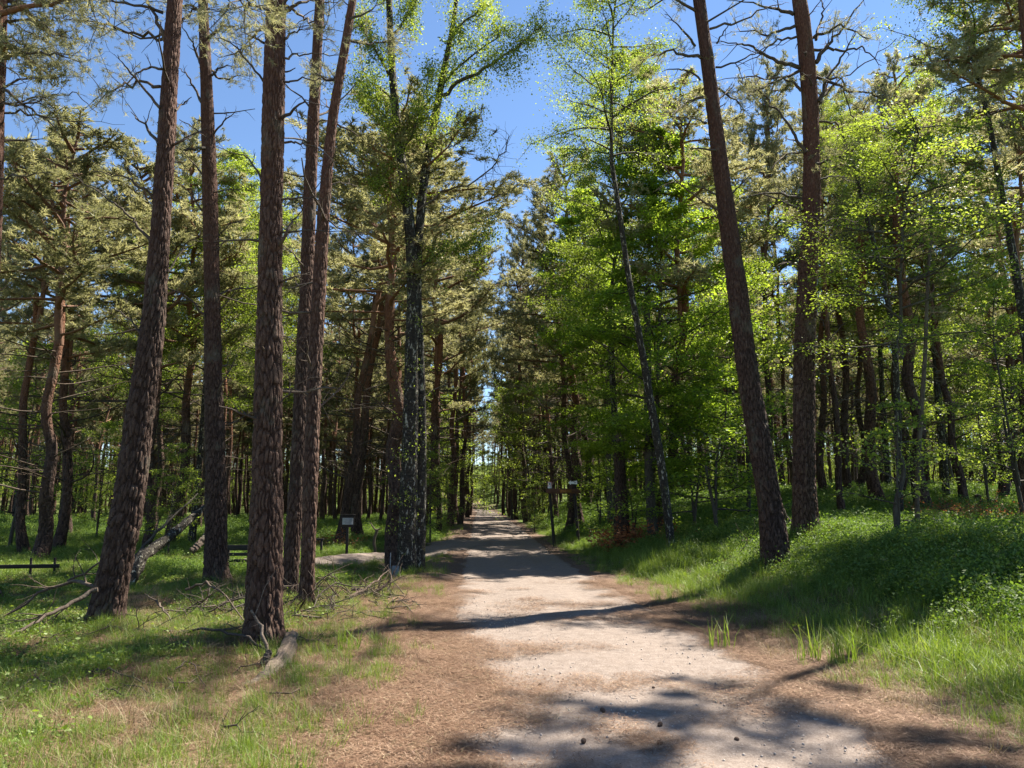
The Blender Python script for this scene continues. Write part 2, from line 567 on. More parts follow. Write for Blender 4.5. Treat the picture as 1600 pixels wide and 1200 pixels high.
xs = axis([(-400, -90, 20), (-90, -30, 2.5), (-30, -12, .6), (-12, -6, .2), (-6, 9, .1), (9, 16, .25), (16, 34, .6), (34, 90, 2.5), (90, 400, 20)])
ys = axis([(-60, -4, 4), (-4, 3, .5), (3, 13, .1), (13, 24, .2), (24, 50, .6), (50, 110, 2.5), (110, 460, 20)])
GX, GY = np.meshgrid(xs, ys)
U, V_, GREEN, LIT = zones(GX, GY)
inside = 1 - sst(-.35, .02, np.maximum(U, V_))
micro = (fbm(GX * 3.5, GY * 3.5, 77, 3) - .5) * .07 * (1 - inside)
GZ = terrain(GX, GY) - .05 * inside + micro * (GY < 40)
g = link('ground', grid_mesh(GX, GY, GZ, [ground_mat('forest_floor', False)], 'ground', {'green': GREEN, 'litter': LIT}))
tag(g, 'mossy needle-strewn forest floor under the pines', kind='structure')

yy = axis([(-8, 3, .3), (3, 12, .06), (12, 24, .14), (24, 60, .5), (60, 190, 2.5)])
tt = np.linspace(-1.08, 1.08, 81)
TT, YY = np.meshgrid(tt, yy)
PX = path_c(YY) + TT * path_w(YY)
edge = np.abs(TT)
PZ = terrain(PX, YY) + .012 - .012 * (np.exp(-((edge - .52) / .16) ** 2)) * 2 - .07 * sst(.88, 1.08, edge + (fbm(PX * 1.5, YY * 1.5, 5, 3) - .5) * .35)
PZ += (fbm(PX * 2.2, YY * 2.2, 41, 4) - .5) * .035 * (YY < 60)
lit = .0 + .80 * sst(.78, 1.03, edge) + .26 * np.exp(-((TT - .05) / .14) ** 2) - .10 * np.exp(-((edge - .5) / .2) ** 2)
p_ = link('path', grid_mesh(PX, YY, PZ, [ground_mat('sandy_gravel', True)], 'path', {'green': TT * 0, 'litter': lit}))
tag(p_, 'pale sandy gravel forest path with brown needles', kind='structure')

# side path going left behind the forked birch
sd = np.array([at(735, 842, 30)[:2], at(680, 850, 25.5)[:2], at(600, 862, 22.3)[:2], at(520, 868, 20.3)[:2], at(440, 870, 19.5)[:2], at(330, 868, 20)[:2]])
tq = np.linspace(0, 1, 90); ti = np.linspace(0, 1, len(sd))
cx = np.interp(tq, ti, sd[:, 0]); cy = np.interp(tq, ti, sd[:, 1])
tx = np.gradient(cx); ty = np.gradient(cy); ln = np.hypot(tx, ty)
s_ = np.linspace(-1, 1, 25); wq = np.interp(tq, [0, .25, .5, 1], [1.6, 1.3, .95, .75])
SX = cx[:, None] - (ty / ln)[:, None] * s_[None] * wq[:, None]
SY = cy[:, None] + (tx / ln)[:, None] * s_[None] * wq[:, None]
SZ = terrain(SX, SY) + .05 - .12 * sst(.7, 1, np.abs(s_)[None] + (fbm(SX * 1.2, SY * 1.2, 6, 3) - .5) * .5) + 0 * SX
q_ = link('side_path', grid_mesh(SX, SY, SZ, [bpy.data.materials['sandy_gravel']], 'side_path', {'green': SX * 0, 'litter': np.abs(s_)[None] * .5 + 0 * SX}))
tag(q_, 'pale sandy side path branching left behind the forked birch', kind='structure')


def on_side_path(x, y, m=0.0):
    d = np.min(np.hypot(x[:, None] - cx[None], y[:, None] - cy[None]) - wq[None], axis=1)
    return d < m


# ---------------------------------------------------------------- foliage builders
def leaves(mb, rng, C, size, up=.6, mat=1, aspect=.62, fold=True, att=None):
    """rhombic leaves at points C"""
    n = len(C)
    N = nrm(rng.normal(0, 1, (n, 3)) * (1 - up) + np.array([0, 0, up]))
    D = nrm(np.cross(N, rng.normal(0, 1, (n, 3))))
    B = np.cross(N, D)
    s = (size * (.55 + .95 * rng.uniform(0, 1, n) ** 1.6))[:, None]
    if fold:
        V = np.stack([C - D * s * .5, C + B * s * aspect * .5 + N * s * .10, C + D * s * .5, C - B * s * aspect * .5 + N * s * .10], 1)
    F = np.arange(n)[:, None] * 4 + np.array([[0, 1, 2, 3]])
    F = np.concatenate([F[:, [0, 1, 2]], F[:, [0, 2, 3]]])
    a = rng.uniform(0, 1, n) if att is None else np.clip(att + rng.normal(0, .2, n), 0, 1)
    mb.add(V.reshape(-1, 3), F, mat, np.concatenate([a, a]))


def tufts(mb, rng, C, D, k, L, w, spread=.75, mat=1, att=None):
    """bunches of needles at C pointing along D"""
    n = len(C)
    C2 = np.repeat(C, k, 0); D2 = np.repeat(nrm(D), k, 0)
    dd = nrm(D2 + rng.normal(0, spread, (n * k, 3)))
    pp = nrm(np.cross(dd, rng.normal(0, 1, (n * k, 3))))
    LL = (L * rng.uniform(.6, 1.2, n * k))[:, None]
    base = C2 - D2 * (rng.uniform(0, 1, n * k)[:, None] * L * 1.2)
    V = np.stack([base - pp * w * .5, base + pp * w * .5, base + dd * LL], 1)
    a = rng.uniform(0, 1, n) if att is None else att
    a = np.clip(np.repeat(a, k) + rng.normal(0, .12, n * k), 0, 1)
    mb.add(V.reshape(-1, 3), np.arange(n * k * 3).reshape(-1, 3), mat, a)


def pine_crown(seed, H, R, nl, k=16, L=.12, w=.016, limbr=.045, shape='pine', sub=7, dens=1.0, needle='needle', base_r=.09):
    """crown standing on its own origin: a leader, crooked limbs, needle tufts"""
    rng = np.random.default_rng(seed)
    mb = MB()
    lead, _ = chain(rng, (0, 0, -.3), (0, 0, 1), H + .2, 9, .06, .12)
    tube(mb, lead, np.linspace(base_r, .015, 10), 7, 0)
    TC, TD, TA = [], [], []
    for i in range(nl):
        f = (i + rng.uniform(0, 1)) / nl
        z = H * (f ** .85) * .97
        az = i * 2.4 + rng.uniform(-.5, .5)
        prof = (1 - f) ** .55 * (.55 + .45 * min(1, f / .25)) + .12
        Lh = R * prof * rng.uniform(.65, 1.2)
        p0 = np.array([np.interp(z, lead[:, 2], lead[:, 0]), np.interp(z, lead[:, 2], lead[:, 1]), z])
        d = np.array([cos(az), sin(az), rng.uniform(-.05, .45) + .5 * f])
        pts, de = chain(rng, p0, d, Lh, 6, .16, .03)
        r0 = limbr * (.5 + .7 * Lh / R)
        tube(mb, pts, np.linspace(r0, .008, 7), 5, 0, .5, False)
        tone = rng.uniform(0, 1)
        ns = int(sub * (.6 + .8 * Lh / R))
        for j in range(ns):
            g_ = .3 + .7 * (j + rng.uniform(0, 1)) / ns
            q = g_ * 6; a = int(min(5, q)); p1 = pts[a] + (pts[a + 1] - pts[a]) * (q - a)
            dl = nrm(pts[a + 1] - pts[a])
            side = np.cross(dl, (0, 0, 1)) * (1 if j % 2 else -1)
            d2 = nrm(dl * rng.uniform(.4, .9) + side * rng.uniform(.4, 1) + np.array([0, 0, rng.uniform(-.1, .5)]))
            l2 = Lh * .42 * rng.uniform(.5, 1.1) * (1.15 - .5 * g_)
            tp, te = chain(rng, p1, d2, l2, 4, .2, .06)
            tube(mb, tp, np.linspace(.012, .004, 5), 3, 0, .5, False)
            nt = max(2, int(l2 / .11 * dens))
            tf = rng.uniform(.25, 1, nt) * 4; ia = np.minimum(3, tf.astype(int))
            cc = tp[ia] + (tp[ia + 1] - tp[ia]) * (tf - ia)[:, None] + rng.normal(0, .05 + .05 * l2, (nt, 3))
            TC.append(cc); TD.append(np.tile(te, (nt, 1)) + rng.normal(0, .5, (nt, 3)) + np.array([0, 0, .35]))
            TA.append(np.clip(np.full(nt, tone * .6 + .2) + rng.normal(0, .12, nt), 0, 1))
        TC.append(pts[-1:] + 0); TD.append(de[None]); TA.append(np.array([tone]))
    tufts(mb, rng, np.concatenate(TC), np.concatenate(TD), k, L, w, .75, 1, np.concatenate(TA))
    return mb.mesh('pine_crown', [M['limb'], M[needle]])


def leafy_crown(seed, z0, z1, rad, nl, nleaf, size, up=.55, leafmat='birch_leaf', droop=0.0, rise=.4, limbr=.04, lead_r=.09, sub=8, spray=.16, leader=True, lean=(0, 0), clump=.12):
    """limbs and leaves round a straight leader from z0 to z1; rad(f) is the outline radius"""
    rng = np.random.default_rng(seed)
    mb = MB()
    if leader:
        lead, _ = chain(rng, (0, 0, z0 - .1), (lean[0], lean[1], 1), z1 - z0, 9, .07, .1)
        tube(mb, lead, np.linspace(lead_r, .012, 10), 7, 0)
    else:
        lead = np.array([[0, 0, z0], [0, 0, z1]], float)
    LC = []; LA = []
    per = max(1, nleaf // (nl * sub))
    for i in range(nl):
        f = (i + rng.uniform(0, 1)) / nl
        z = z0 + (z1 - z0) * f * .97
        az = i * 2.4 + rng.uniform(-.6, .6)
        Lh = rad(f) * rng.uniform(.6, 1.15)
        p0 = np.array([np.interp(z, lead[:, 2], lead[:, 0]), np.interp(z, lead[:, 2], lead[:, 1]), z])
        pts, de = chain(rng, p0, (cos(az), sin(az), rise + rng.uniform(-.2, .3)), Lh * 1.1, 6, .14, -.03)
        tube(mb, pts, np.linspace(limbr * (.4 + .6 * Lh / max(.1, rad(.3))), .006, 7), 4, 0, .5, False)
        tone = rng.uniform(0, 1)
        for j in range(sub):
            g_ = .22 + .78 * (j + rng.uniform(0, 1)) / sub
            q = g_ * 6; a = int(min(5, q)); p1 = pts[a] + (pts[a + 1] - pts[a]) * (q - a)
            dl = nrm(pts[a + 1] - pts[a])
            side = np.cross(dl, (0, 0, 1)) * (1 if j % 2 else -1)
            d2 = nrm(dl * rng.uniform(.4, 1) + side * rng.uniform(.4, 1.1) + np.array([0, 0, rng.uniform(-.25, .3) - droop]))
            l2 = (Lh * .38 + .15) * rng.uniform(.5, 1.2) * (1.2 - .5 * g_)
            tp, te = chain(rng, p1, d2, l2, 4, .18, -droop * .25)
            tube(mb, tp, np.linspace(.009, .003, 5), 3, 0, .5, False)
            m = max(3, int(per * rng.uniform(.5, 1.5)))
            tf = (rng.uniform(.05, 1.12, m)) * 4; ia = np.clip(tf.astype(int), 0, 3)
            cc = tp[ia] + (tp[ia + 1] - tp[ia]) * (tf - ia)[:, None]
            jit = rng.normal(0, 1, (m, 3)) * spray * np.array([1, 1, .45]) * (.5 + .8 * l2)
            LC.append(cc + jit)
            LA.append(np.full(m, np.clip(tone * .5 + .25 + rng.normal(0, .1), 0, 1)))
    leaves(mb, rng, np.concatenate(LC), size, up, 1, .66, True, np.concatenate(LA))
    return mb.mesh('leafy_crown', [M['leaflimb'], M[leafmat]])


def dead_branches(mb, rng, n, z0, z1, rfun, Lr=(.5, 1.8), twig=True, mat=0):
    for i in range(n):
        z = rng.uniform(z0, z1); az = rng.uniform(0, 2 * pi)
        L = rng.uniform(*Lr)
        pts, de = chain(rng, (cos(az) * rfun(z) * .6, sin(az) * rfun(z) * .6, z), (cos(az), sin(az), rng.uniform(-.1, .5)), L, 5, .17, .02)
        tube(mb, pts, np.linspace(.022, .005, 6) * (.6 + .4 * L), 4, mat, .5, False)
        if twig:
            for j in range(rng.integers(1, 5)):
                a = rng.integers(1, 5); d = nrm(pts[a] - pts[a - 1]) + rng.normal(0, .6, 3)
                tp, _ = chain(rng, pts[a], d, L * rng.uniform(.2, .45), 3, .2)
                tube(mb, tp, np.linspace(.009, .003, 4), 3, mat, .5, False)


def trunk_mesh(P, R, seed, ds=.035, zfine=9.5, nth=90, plate=(.058, .19), depth=.026, mat='bark_hero', flare=.25, base=0.0):
    """a trunk along P (points) with radii R, bark plates as real relief"""
    P = np.asarray(P, float); R = np.asarray(R, float)
    s = np.concatenate([[0], np.cumsum(np.linalg.norm(np.diff(P, axis=0), axis=1))])
    S = axis([(0, min(zfine, s[-1]), ds)] + ([(zfine, s[-1], .25)] if s[-1] > zfine else []))
    # smooth interpolation
    def cub(y):
        m = np.gradient(y, s); k = np.clip(np.searchsorted(s, S) - 1, 0, len(s) - 2)
        h = s[k + 1] - s[k]; t = (S - s[k]) / h
        return (2 * t ** 3 - 3 * t ** 2 + 1) * y[k] + (t ** 3 - 2 * t ** 2 + t) * h * m[k] + (-2 * t ** 3 + 3 * t ** 2) * y[k + 1] + (t ** 3 - t ** 2) * h * m[k + 1]
    C = np.stack([cub(P[:, i]) for i in range(3)], 1)
    rr = np.interp(S, s, R)
    rng = np.random.default_rng(seed)
    rr = rr * (1 + .05 * (vnoise(S * 1.3, S * 0, seed) - .5) + .04 * (vnoise(S * 4, S * 0, seed + 3) - .5))
    T = nrm(np.gradient(C, axis=0))
    A = nrm(np.cross(np.array([0., 1, 0]), T)); B = np.cross(T, A)
    th = np.arange(nth) * 2 * pi / nth
    TH, SS = np.meshgrid(th, S)
    circ = 2 * pi * R[0]
    nper = max(6, int(round(circ / plate[0])))
    X = TH / (2 * pi) * nper
    warp = (vnoise(X * .7, SS * 6, seed + 11, None) - .5) * .9
    warp = warp * np.minimum(1, np.minimum(TH, 2 * pi - TH) * 3)
    e, cv = cell(X + warp, SS / plate[1] + .5 * vnoise(X, SS * 3, seed + 4, nper), seed, nper)
    dep = depth * (R[0] / .2) ** .5 * np.interp(SS, [0, 4, 9, 14], [1.15, .95, .55, .3])
    disp = dep * (sst(0, .26, e) - 1) + dep * .45 * (cv - .5) + dep * .5 * (vnoise(X * 3, SS * 28, seed + 7, nper * 3) - .5)
    lump = 1 + .045 * np.sin(2 * TH + seed + SS * .8) + .03 * np.sin(3 * TH - seed + SS * .5)
    fl = flare * (.7 * np.exp(-np.maximum(SS - base, 0) / .30) * (1 + .5 * np.sin(4 * TH + seed)) + 1.1 * np.exp(-np.maximum(SS - base, 0) / .10) * np.maximum(0, np.sin(5 * TH + seed) + .3 * np.sin(7 * TH + 2 * seed)) ** 1.5)
    RRR = rr[:, None] * lump * (1 + fl) + disp
    V = C[:, None] + RRR[..., None] * (np.cos(TH)[..., None] * A[:, None] + np.sin(TH)[..., None] * B[:, None])
    n = len(S)
    i = np.arange(n - 1)[:, None] * nth; j = np.arange(nth)[None]; j2 = (j + 1) % nth
    F = np.stack([i + j, i + j2, i + nth + j2, i + nth + j], -1).reshape(-1, 4)
    mb = MB(); mb.add(V.reshape(-1, 3), F, 0, (sst(.02, .24, e) * (.55 + .45 * cv))[:-1].reshape(-1))
    return mb.mesh('trunk', [M[mat]]), C, rr


def rel(pts, o):
    return np.asarray(pts, float) - np.asarray(o, float)


def pix_branch(D, px, w0, w1=1.5, seed=0, o=(0, 0, 0), depth=.5, twigs=4, mat='dead'):
    """a dead branch whose outline follows the listed picture points at depth D"""
    rng = np.random.default_rng(seed)
    n = len(px)
    dz = np.cumsum(np.concatenate([[0], rng.normal(0, depth / max(1, n - 1), n - 1)])) - rng.uniform(0, .1)
    P = np.array([at(a, b, D + dz[k]) for k, (a, b) in enumerate(px)])
    # refine with crookedness
    t = np.linspace(0, n - 1, (n - 1) * 4 + 1)
    Q = np.stack([np.interp(t, np.arange(n), P[:, i]) for i in range(3)], 1)
    L = np.linalg.norm(P[-1] - P[0])
    jit = rng.normal(0, .013 * min(1.5, L), Q.shape); jit[0] = 0
    Q = Q + jit
    R = np.linspace(w0 * .8, w1 * .9, len(Q)) * D / FPX / 2
    mb = MB(); tube(mb, rel(Q, o), R, 6, 0)
    for j in range(twigs):
        a = rng.integers(3, len(Q) - 1)
        d = nrm(Q[a] - Q[a - 1]) + rng.normal(0, .55, 3)
        tp, _ = chain(rng, Q[a], d, L * rng.uniform(.12, .4), 4, .2, .03)
        tube(mb, rel(tp, o), np.linspace(R[a] * .55, .003, 5), 4, 0, .5, False)
        if rng.uniform() < .6:
            tp2, _ = chain(rng, tp[2], d + rng.normal(0, .8, 3), L * .15, 3, .2)
            tube(mb, rel(tp2, o), np.linspace(R[a] * .3, .002, 4), 3, 0, .5, False)
    return mb.mesh('dead_branch', [M[mat]])


# ---------------------------------------------------------------- the big near trees
CROWNS = [pine_crown(50 + i, 8.5 + i * .4, 2.6, 30, 14, .13, .013, .05, sub=7, dens=.9) for i in range(3)]


def needle_limb(D, px, seed, o, w0=6):
    """a live limb with side twigs carrying fine needle bunches"""
    rng = np.random.default_rng(seed); n = len(px)
    dz = np.cumsum(np.concatenate([[0], rng.normal(0, .5, n - 1)]))
    P = np.array([at(a, b, D + dz[k]) for k, (a, b) in enumerate(px)])
    t = np.linspace(0, n - 1, (n - 1) * 5 + 1)
    Q = np.stack([np.interp(t, np.arange(n), P[:, i]) for i in range(3)], 1)
    Q = Q + rng.normal(0, .025, Q.shape) * (t[:, None] > 0)
    mb = MB(); tube(mb, rel(Q, o), np.linspace(w0, 1.4, len(Q)) * D / FPX / 2, 5, 0)
    L = np.linalg.norm(P[-1] - P[0]); C = []; Dd = []
    for j in range(int(9 + 9 * L)):
        a = rng.integers(int(len(Q) * .25), len(Q)); d = nrm(Q[a] - Q[a - 1]) * .7 + rng.normal(0, .6, 3)
        tp_, te = chain(rng, Q[a], d, rng.uniform(.25, .7), 5, .2, .03)
        tube(mb, rel(tp_, o), np.linspace(.007, .002, 6), 3, 0, .5, False)
        m = rng.integers(5, 11); ii = rng.integers(2, 6, m)
        C.append(rel(tp_[ii] + rng.normal(0, .05, (m, 3)), o)); Dd.append(np.tile(te, (m, 1)) + rng.normal(0, .4, (m, 3)))
    tufts(mb, rng, np.concatenate(C), np.concatenate(Dd), 18, .075, .006, .8, 1)
    return mb.mesh('needle_limb', [M['dead'], M['needle']])


def hero_pine(label, D, px, w, brs, seed, topz=11.5, crown=0, ctr=1.0, name='pine_tree', extra=16, mat='bark_hero', crot=0, nrand=10, rz=(3.0, 9.0), nth=90, ds=.035, sprays=()):
    x = (px[0][0] - 800) / FPX * D * 1.0
    p0 = at(px[0][0], px[0][1], D); x = p0[0]
    z0 = hz(x, D)
    o = np.array([x, D, z0])
    t = thing(name, label, 'pine', tuple(o))
    P = [np.array([x, D, z0 - .25])] + [at(a, b, D) for a, b in px[1:]]
    R = [q * D / FPX / 2 * .93 for q in w]
    last = P[-1]; d = nrm(P[-1] - P[-2])
    while P[-1][2] < z0 + topz:
        d = nrm(d + np.array([0, 0, .25])); P.append(P[-1] + d * 1.5); R.append(R[-1] * .9)
    me, C, rr = trunk_mesh(rel(P, o), R, seed, mat=mat, base=.25, nth=nth, ds=ds)
    link('trunk', me, t)
    for k, (pp, w0) in enumerate(brs):
        b = link('dead_branch', pix_branch(D, pp, w0, 1.2, seed * 100 + k, o), t)
    rng = np.random.default_rng(seed)
    for k in range(nrand):                      # short stubs and twigs all round
        z = rng.uniform(*rz); i = int(np.argmin(np.abs(C[:, 2] - z)))
        az = rng.uniform(0, 2 * pi); L = rng.choice([.08, .15, .5, .9, 1.4], p=[.25, .25, .2, .2, .1])
        dr = np.array([cos(az), sin(az), rng.uniform(-.1, .6)])
        p1, _ = chain(rng, C[i] + nrm(dr * [1, 1, 0]) * rr[i] * .75, dr, L + rr[i] * .3, 4, .2, .03)
        mb = MB(); r0 = .008 + .009 * L ** .5 + rng.uniform(0, .006)
        tube(mb, p1, np.linspace(r0, max(.004, r0 * .4), 5), 6, 0)
        if L > .4:
            for q in range(3):
                p2, _ = chain(rng, p1[rng.integers(1, 4)], dr + rng.normal(0, .7, 3), L * .35, 3, .2); tube(mb, p2, np.linspace(r0 * .4, .003, 4), 4, 0, .5, False)
        link('dead_branch', mb.mesh('dead_branch', [M['dead']]), t)
    for k, pp in enumerate(sprays):
        link('needle_limb', needle_limb(D, pp, seed * 7 + k, o), t)
    link('crown', CROWNS[crown], t, tuple(rel(P[-1], o)), (0, 0, crot), ctr)
    return t, C, rr, o


hero_pine('stout leaning dark-barked pine at far left with fallen branches at its foot', 9.6,
          [(158, 985), (178, 900), (202, 780), (220, 640), (238, 520), (248, 400), (258, 250), (266, 110), (273, 0)],
          [52, 50, 46, 42, 38, 34, 32, 29, 27],
          [([(260, 67), (246, 35), (230, 0), (222, -25)], 10), ([(250, 169), (222, 133), (199, 108), (184, 89)], 7), ([(248, 226), (225, 195), (202, 177)], 8),
           ([(253, 108), (235, 104), (219, 111), (199, 131), (188, 140)], 6), ([(241, 310), (222, 295), (202, 280), (172, 272), (145, 267)], 6),
           ([(236, 378), (218, 355), (202, 337), (178, 318), (155, 300), (115, 273)], 7), ([(271, 226), (285, 220), (300, 212)], 6),
           ([(274, 172), (286, 163), (299, 152)], 5), ([(262, 425), (290, 380), (330, 365)], 4), ([(230, 540), (205, 500), (172, 478)], 6)],
          11, 9.4, 0, nth=110, ds=.03, sprays=[[(258, 60), (200, 45), (150, 35), (100, 28)], [(255, 20), (190, 5), (130, -10)], [(250, 135), (215, 128), (175, 140), (150, 148)], [(268, 40), (300, 20), (330, 15)]])
hero_pine('slim straight pine with pebbly sunlit bark between the leaning pine and the stout plated pine', 15.0,
          [(338, 908), (337, 800), (336, 700), (333, 560), (331, 420), (328, 300), (323, 150), (317, 0)],
          [36, 33, 31, 29, 27, 25, 21, 18],
          [([(317, 108), (308, 85), (300, 67), (283, 32)], 8), ([(316, 162), (303, 135), (290, 115), (280, 108)], 6),
           ([(331, 118), (342, 107), (354, 103), (378, 105)], 5), ([(334, 209), (350, 190), (368, 174)], 5), ([(319, 212), (300, 198), (280, 187)], 4),
           ([(318, 275), (302, 255), (285, 235)], 4), ([(316, 330), (300, 305), (285, 290)], 4), ([(334, 300), (360, 296), (395, 298)], 3),
           ([(322, 500), (300, 470), (262, 450), (235, 430)], 5), ([(341, 370), (360, 350), (380, 345)], 3)],
          12, 13.6, 1, nrand=14, rz=(3, 13), sprays=[[(322, 60), (350, 40), (385, 45)], [(318, 100), (345, 125), (372, 118)], [(325, 230), (290, 235), (262, 225)], [(318, 20), (290, 8), (262, 10)]])
hero_pine('thickest nearest pine with deep bark plates left of the path', 8.5,
          [(411, 1006), (413, 900), (416, 780), (418, 640), (421, 480), (424, 330), (428, 160), (432, 0)],
          [58, 54, 50, 47, 44, 41, 38, 35],
          [([(412, 128), (388, 95), (358, 64), (332, 54)], 5), ([(412, 67), (396, 58), (378, 50)], 6), ([(446, 17), (468, 6), (489, 0), (510, -6)], 9),
           ([(445, 61), (455, 52), (466, 47), (484, 44)], 6), ([(446, 91), (458, 86), (472, 84), (505, 84), (540, 88)], 5),
           ([(440, 184), (462, 168), (486, 157)], 8), ([(438, 385), (448, 362), (459, 344), (476, 324)], 9), ([(445, 223), (468, 223), (489, 226), (513, 243)], 5),
           ([(408, 280), (394, 256), (381, 243), (337, 229)], 5), ([(440, 312), (470, 308), (500, 308)], 5), ([(440, 440), (462, 432), (484, 425)], 6),
           ([(444, 128), (470, 123), (508, 127)], 5), ([(441, 363), (478, 360), (545, 362)], 4), ([(438, 630), (465, 600), (500, 585)], 3)],
          13, 9.9, 2, nrand=12, rz=(2.5, 8.5), nth=126, ds=.026, sprays=[[(415, 40), (385, 70), (352, 90)], [(416, 15), (390, 5), (360, 0)], [(445, 10), (475, 30), (505, 42)]])
hero_pine('slim pine with pale flaking right edge just right of the thickest pine', 12.6,
          [(451, 925), (457, 850), (464, 740), (471, 600), (479, 440), (486, 260), (494, 110), (500, 0)],
          [24, 26, 26, 25, 23, 21, 19, 18],
          [([(492, 60), (508, 62), (525, 64)], 4), ([(486, 190), (505, 188), (530, 190)], 4), ([(476, 420), (460, 398), (440, 380)], 4),
           ([(500, 5), (515, 3), (528, 4)], 4)], 14, 12.6, 0, .95, crot=2.0, nrand=12, rz=(3, 11))
hero_pine('slim pine curving right at the top, nearest the path among the left group', 11.6,
          [(479, 946), (482, 860), (486, 740), (491, 600), (499, 440), (508, 300), (522, 170), (538, 80), (551, 0)],
          [24, 24, 25, 24, 22, 20, 18, 16, 15],
          [([(520, 180), (512, 165), (508, 152)], 4), ([(510, 290), (530, 284), (560, 292)], 4), ([(547, 30), (575, 18), (600, 2)], 6),
           ([(505, 330), (520, 352), (545, 362), (575, 365)], 4), ([(545, 48), (560, 42), (572, 42)], 3)], 15, 12.2, 1, .9, crot=1.0, nrand=12, rz=(3, 10), sprays=[[(530, 130), (505, 120), (478, 112)], [(545, 60), (575, 70), (600, 64)]])
hero_pine('leaning near pine with ridged bark on the grassy bank right of the path', 14.0,
          [(1212, 862), (1203, 790), (1187, 690), (1170, 590), (1152, 450), (1134, 320), (1117, 190), (1103, 80), (1092, 0)],
          [42, 41, 39, 36, 33, 29, 26, 24, 22],
          [([(1086, 72), (1072, 52), (1056, 37), (1040, 20)], 6), ([(1094, 125), (1078, 112), (1058, 107), (1035, 112)], 5),
           ([(1104, 192), (1085, 185), (1058, 182)], 4), ([(1119, 304), (1095, 292), (1058, 284)], 4), ([(1122, 159), (1134, 146), (1146, 132)], 5),
           ([(1110, 45), (1150, 36), (1195, 14), (1225, 5)], 6), ([(1118, 105), (1150, 98), (1178, 84), (1240, 58)], 5), ([(1144, 302), (1158, 288), (1171, 275)], 4),
           ([(1120, 68), (1130, 50), (1142, 35)], 4), ([(1126, 235), (1090, 233), (1078, 232)], 5)],
          16, 12.0, 2, crot=.6, nrand=10, rz=(4, 12), sprays=[[(1095, 90), (1050, 80), (1000, 92)], [(1100, 120), (1140, 150), (1165, 175)], [(1090, 20), (1050, -5), (1010, 10)], [(1108, 150), (1075, 160), (1050, 178)]])
hero_pine('thick pine with many curving dead limbs on the mossy mound right of the leaning pine', 15.6,
          [(1258, 824), (1256, 760), (1256, 680), (1257, 560), (1262, 430), (1268, 320), (1268, 220), (1263, 120), (1256, 50), (1249, 0)],
          [44, 39, 37, 34, 31, 31, 30, 28, 27, 25],
          [([(1240, 22), (1215, 14), (1188, 10), (1138, 0)], 9), ([(1246, 57), (1215, 62), (1190, 82), (1150, 103)], 6),
           ([(1248, 105), (1222, 98), (1195, 86), (1170, 72), (1148, 67), (1111, 64)], 10), ([(1259, 238), (1243, 212), (1229, 192), (1205, 162), (1181, 135), (1186, 122)], 8),
           ([(1275, 98), (1288, 76), (1303, 61), (1330, 25), (1355, -8)], 10), ([(1279, 159), (1292, 125), (1310, 98), (1325, 70), (1340, 52)], 8),
           ([(1271, 78), (1300, 78), (1327, 79), (1347, 73), (1360, 88), (1377, 103)], 7), ([(1277, 165), (1295, 140), (1316, 121), (1364, 91), (1400, 62)], 5),
           ([(1279, 354), (1300, 342), (1320, 342), (1340, 350)], 6), ([(1253, 310), (1225, 303), (1195, 302), (1151, 310)], 6),
           ([(1252, 142), (1238, 126), (1222, 121), (1170, 119), (1121, 125)], 7), ([(1254, 327), (1205, 307), (1158, 294)], 6),
           ([(1275, 62), (1280, 38), (1286, 15), (1280, -10)], 7), ([(1285, 125), (1315, 122), (1327, 170), (1340, 205)], 6),
           ([(1276, 190), (1305, 192), (1318, 215), (1322, 240)], 6), ([(1282, 280), (1310, 275), (1330, 285)], 4),
           ([(1253, 238), (1230, 240), (1205, 262)], 4), ([(1256, 420), (1235, 410), (1215, 412)], 4)],
          17, 13.0, 0, 1.1, crot=3.0, nrand=12, rz=(3, 13), sprays=[[(1243, 40), (1200, 55), (1150, 45)], [(1270, 60), (1310, 40), (1360, 60)], [(1250, 110), (1200, 130), (1170, 150)], [(1275, 120), (1330, 140), (1380, 150)], [(1262, 260), (1300, 250), (1330, 235)]])
hero_pine('pine cut by the left picture edge, pale dead limbs reaching in at the top', 12.5,
          [(-28, 930), (-24, 700), (-18, 500), (-10, 300), (-4, 120), (2, 0)],
          [40, 34, 30, 28, 24, 20],
          [([(0, 78), (30, 76), (68, 76), (100, 86), (138, 91)], 5), ([(-12, 130), (20, 150), (60, 178), (91, 202)], 9), ([(-12, 150), (20, 128), (50, 120), (96, 121)], 6),
           ([(-14, 176), (30, 173), (80, 186), (130, 194), (148, 206)], 6), ([(-14, 222), (30, 219), (68, 217)], 8), ([(-16, 280), (30, 274), (80, 270)], 5),
           ([(0, 30), (30, 40), (60, 60), (85, 75)], 4), ([(0, 12), (60, 8), (90, -5)], 4), ([(-8, 170), (50, 152), (95, 148), (120, 146), (152, 178)], 4),
           ([(-10, 100), (15, 105), (40, 130)], 4)],
          18, 10.4, 1, nrand=6, rz=(5, 11), sprays=[[(-5, 30), (50, 30), (105, 60)], [(-5, 90), (60, 80), (125, 95)], [(-8, 10), (40, -5), (90, 5)], [(-12, 160), (30, 165), (80, 150)], [(-5, 50), (30, 65), (70, 100)]])


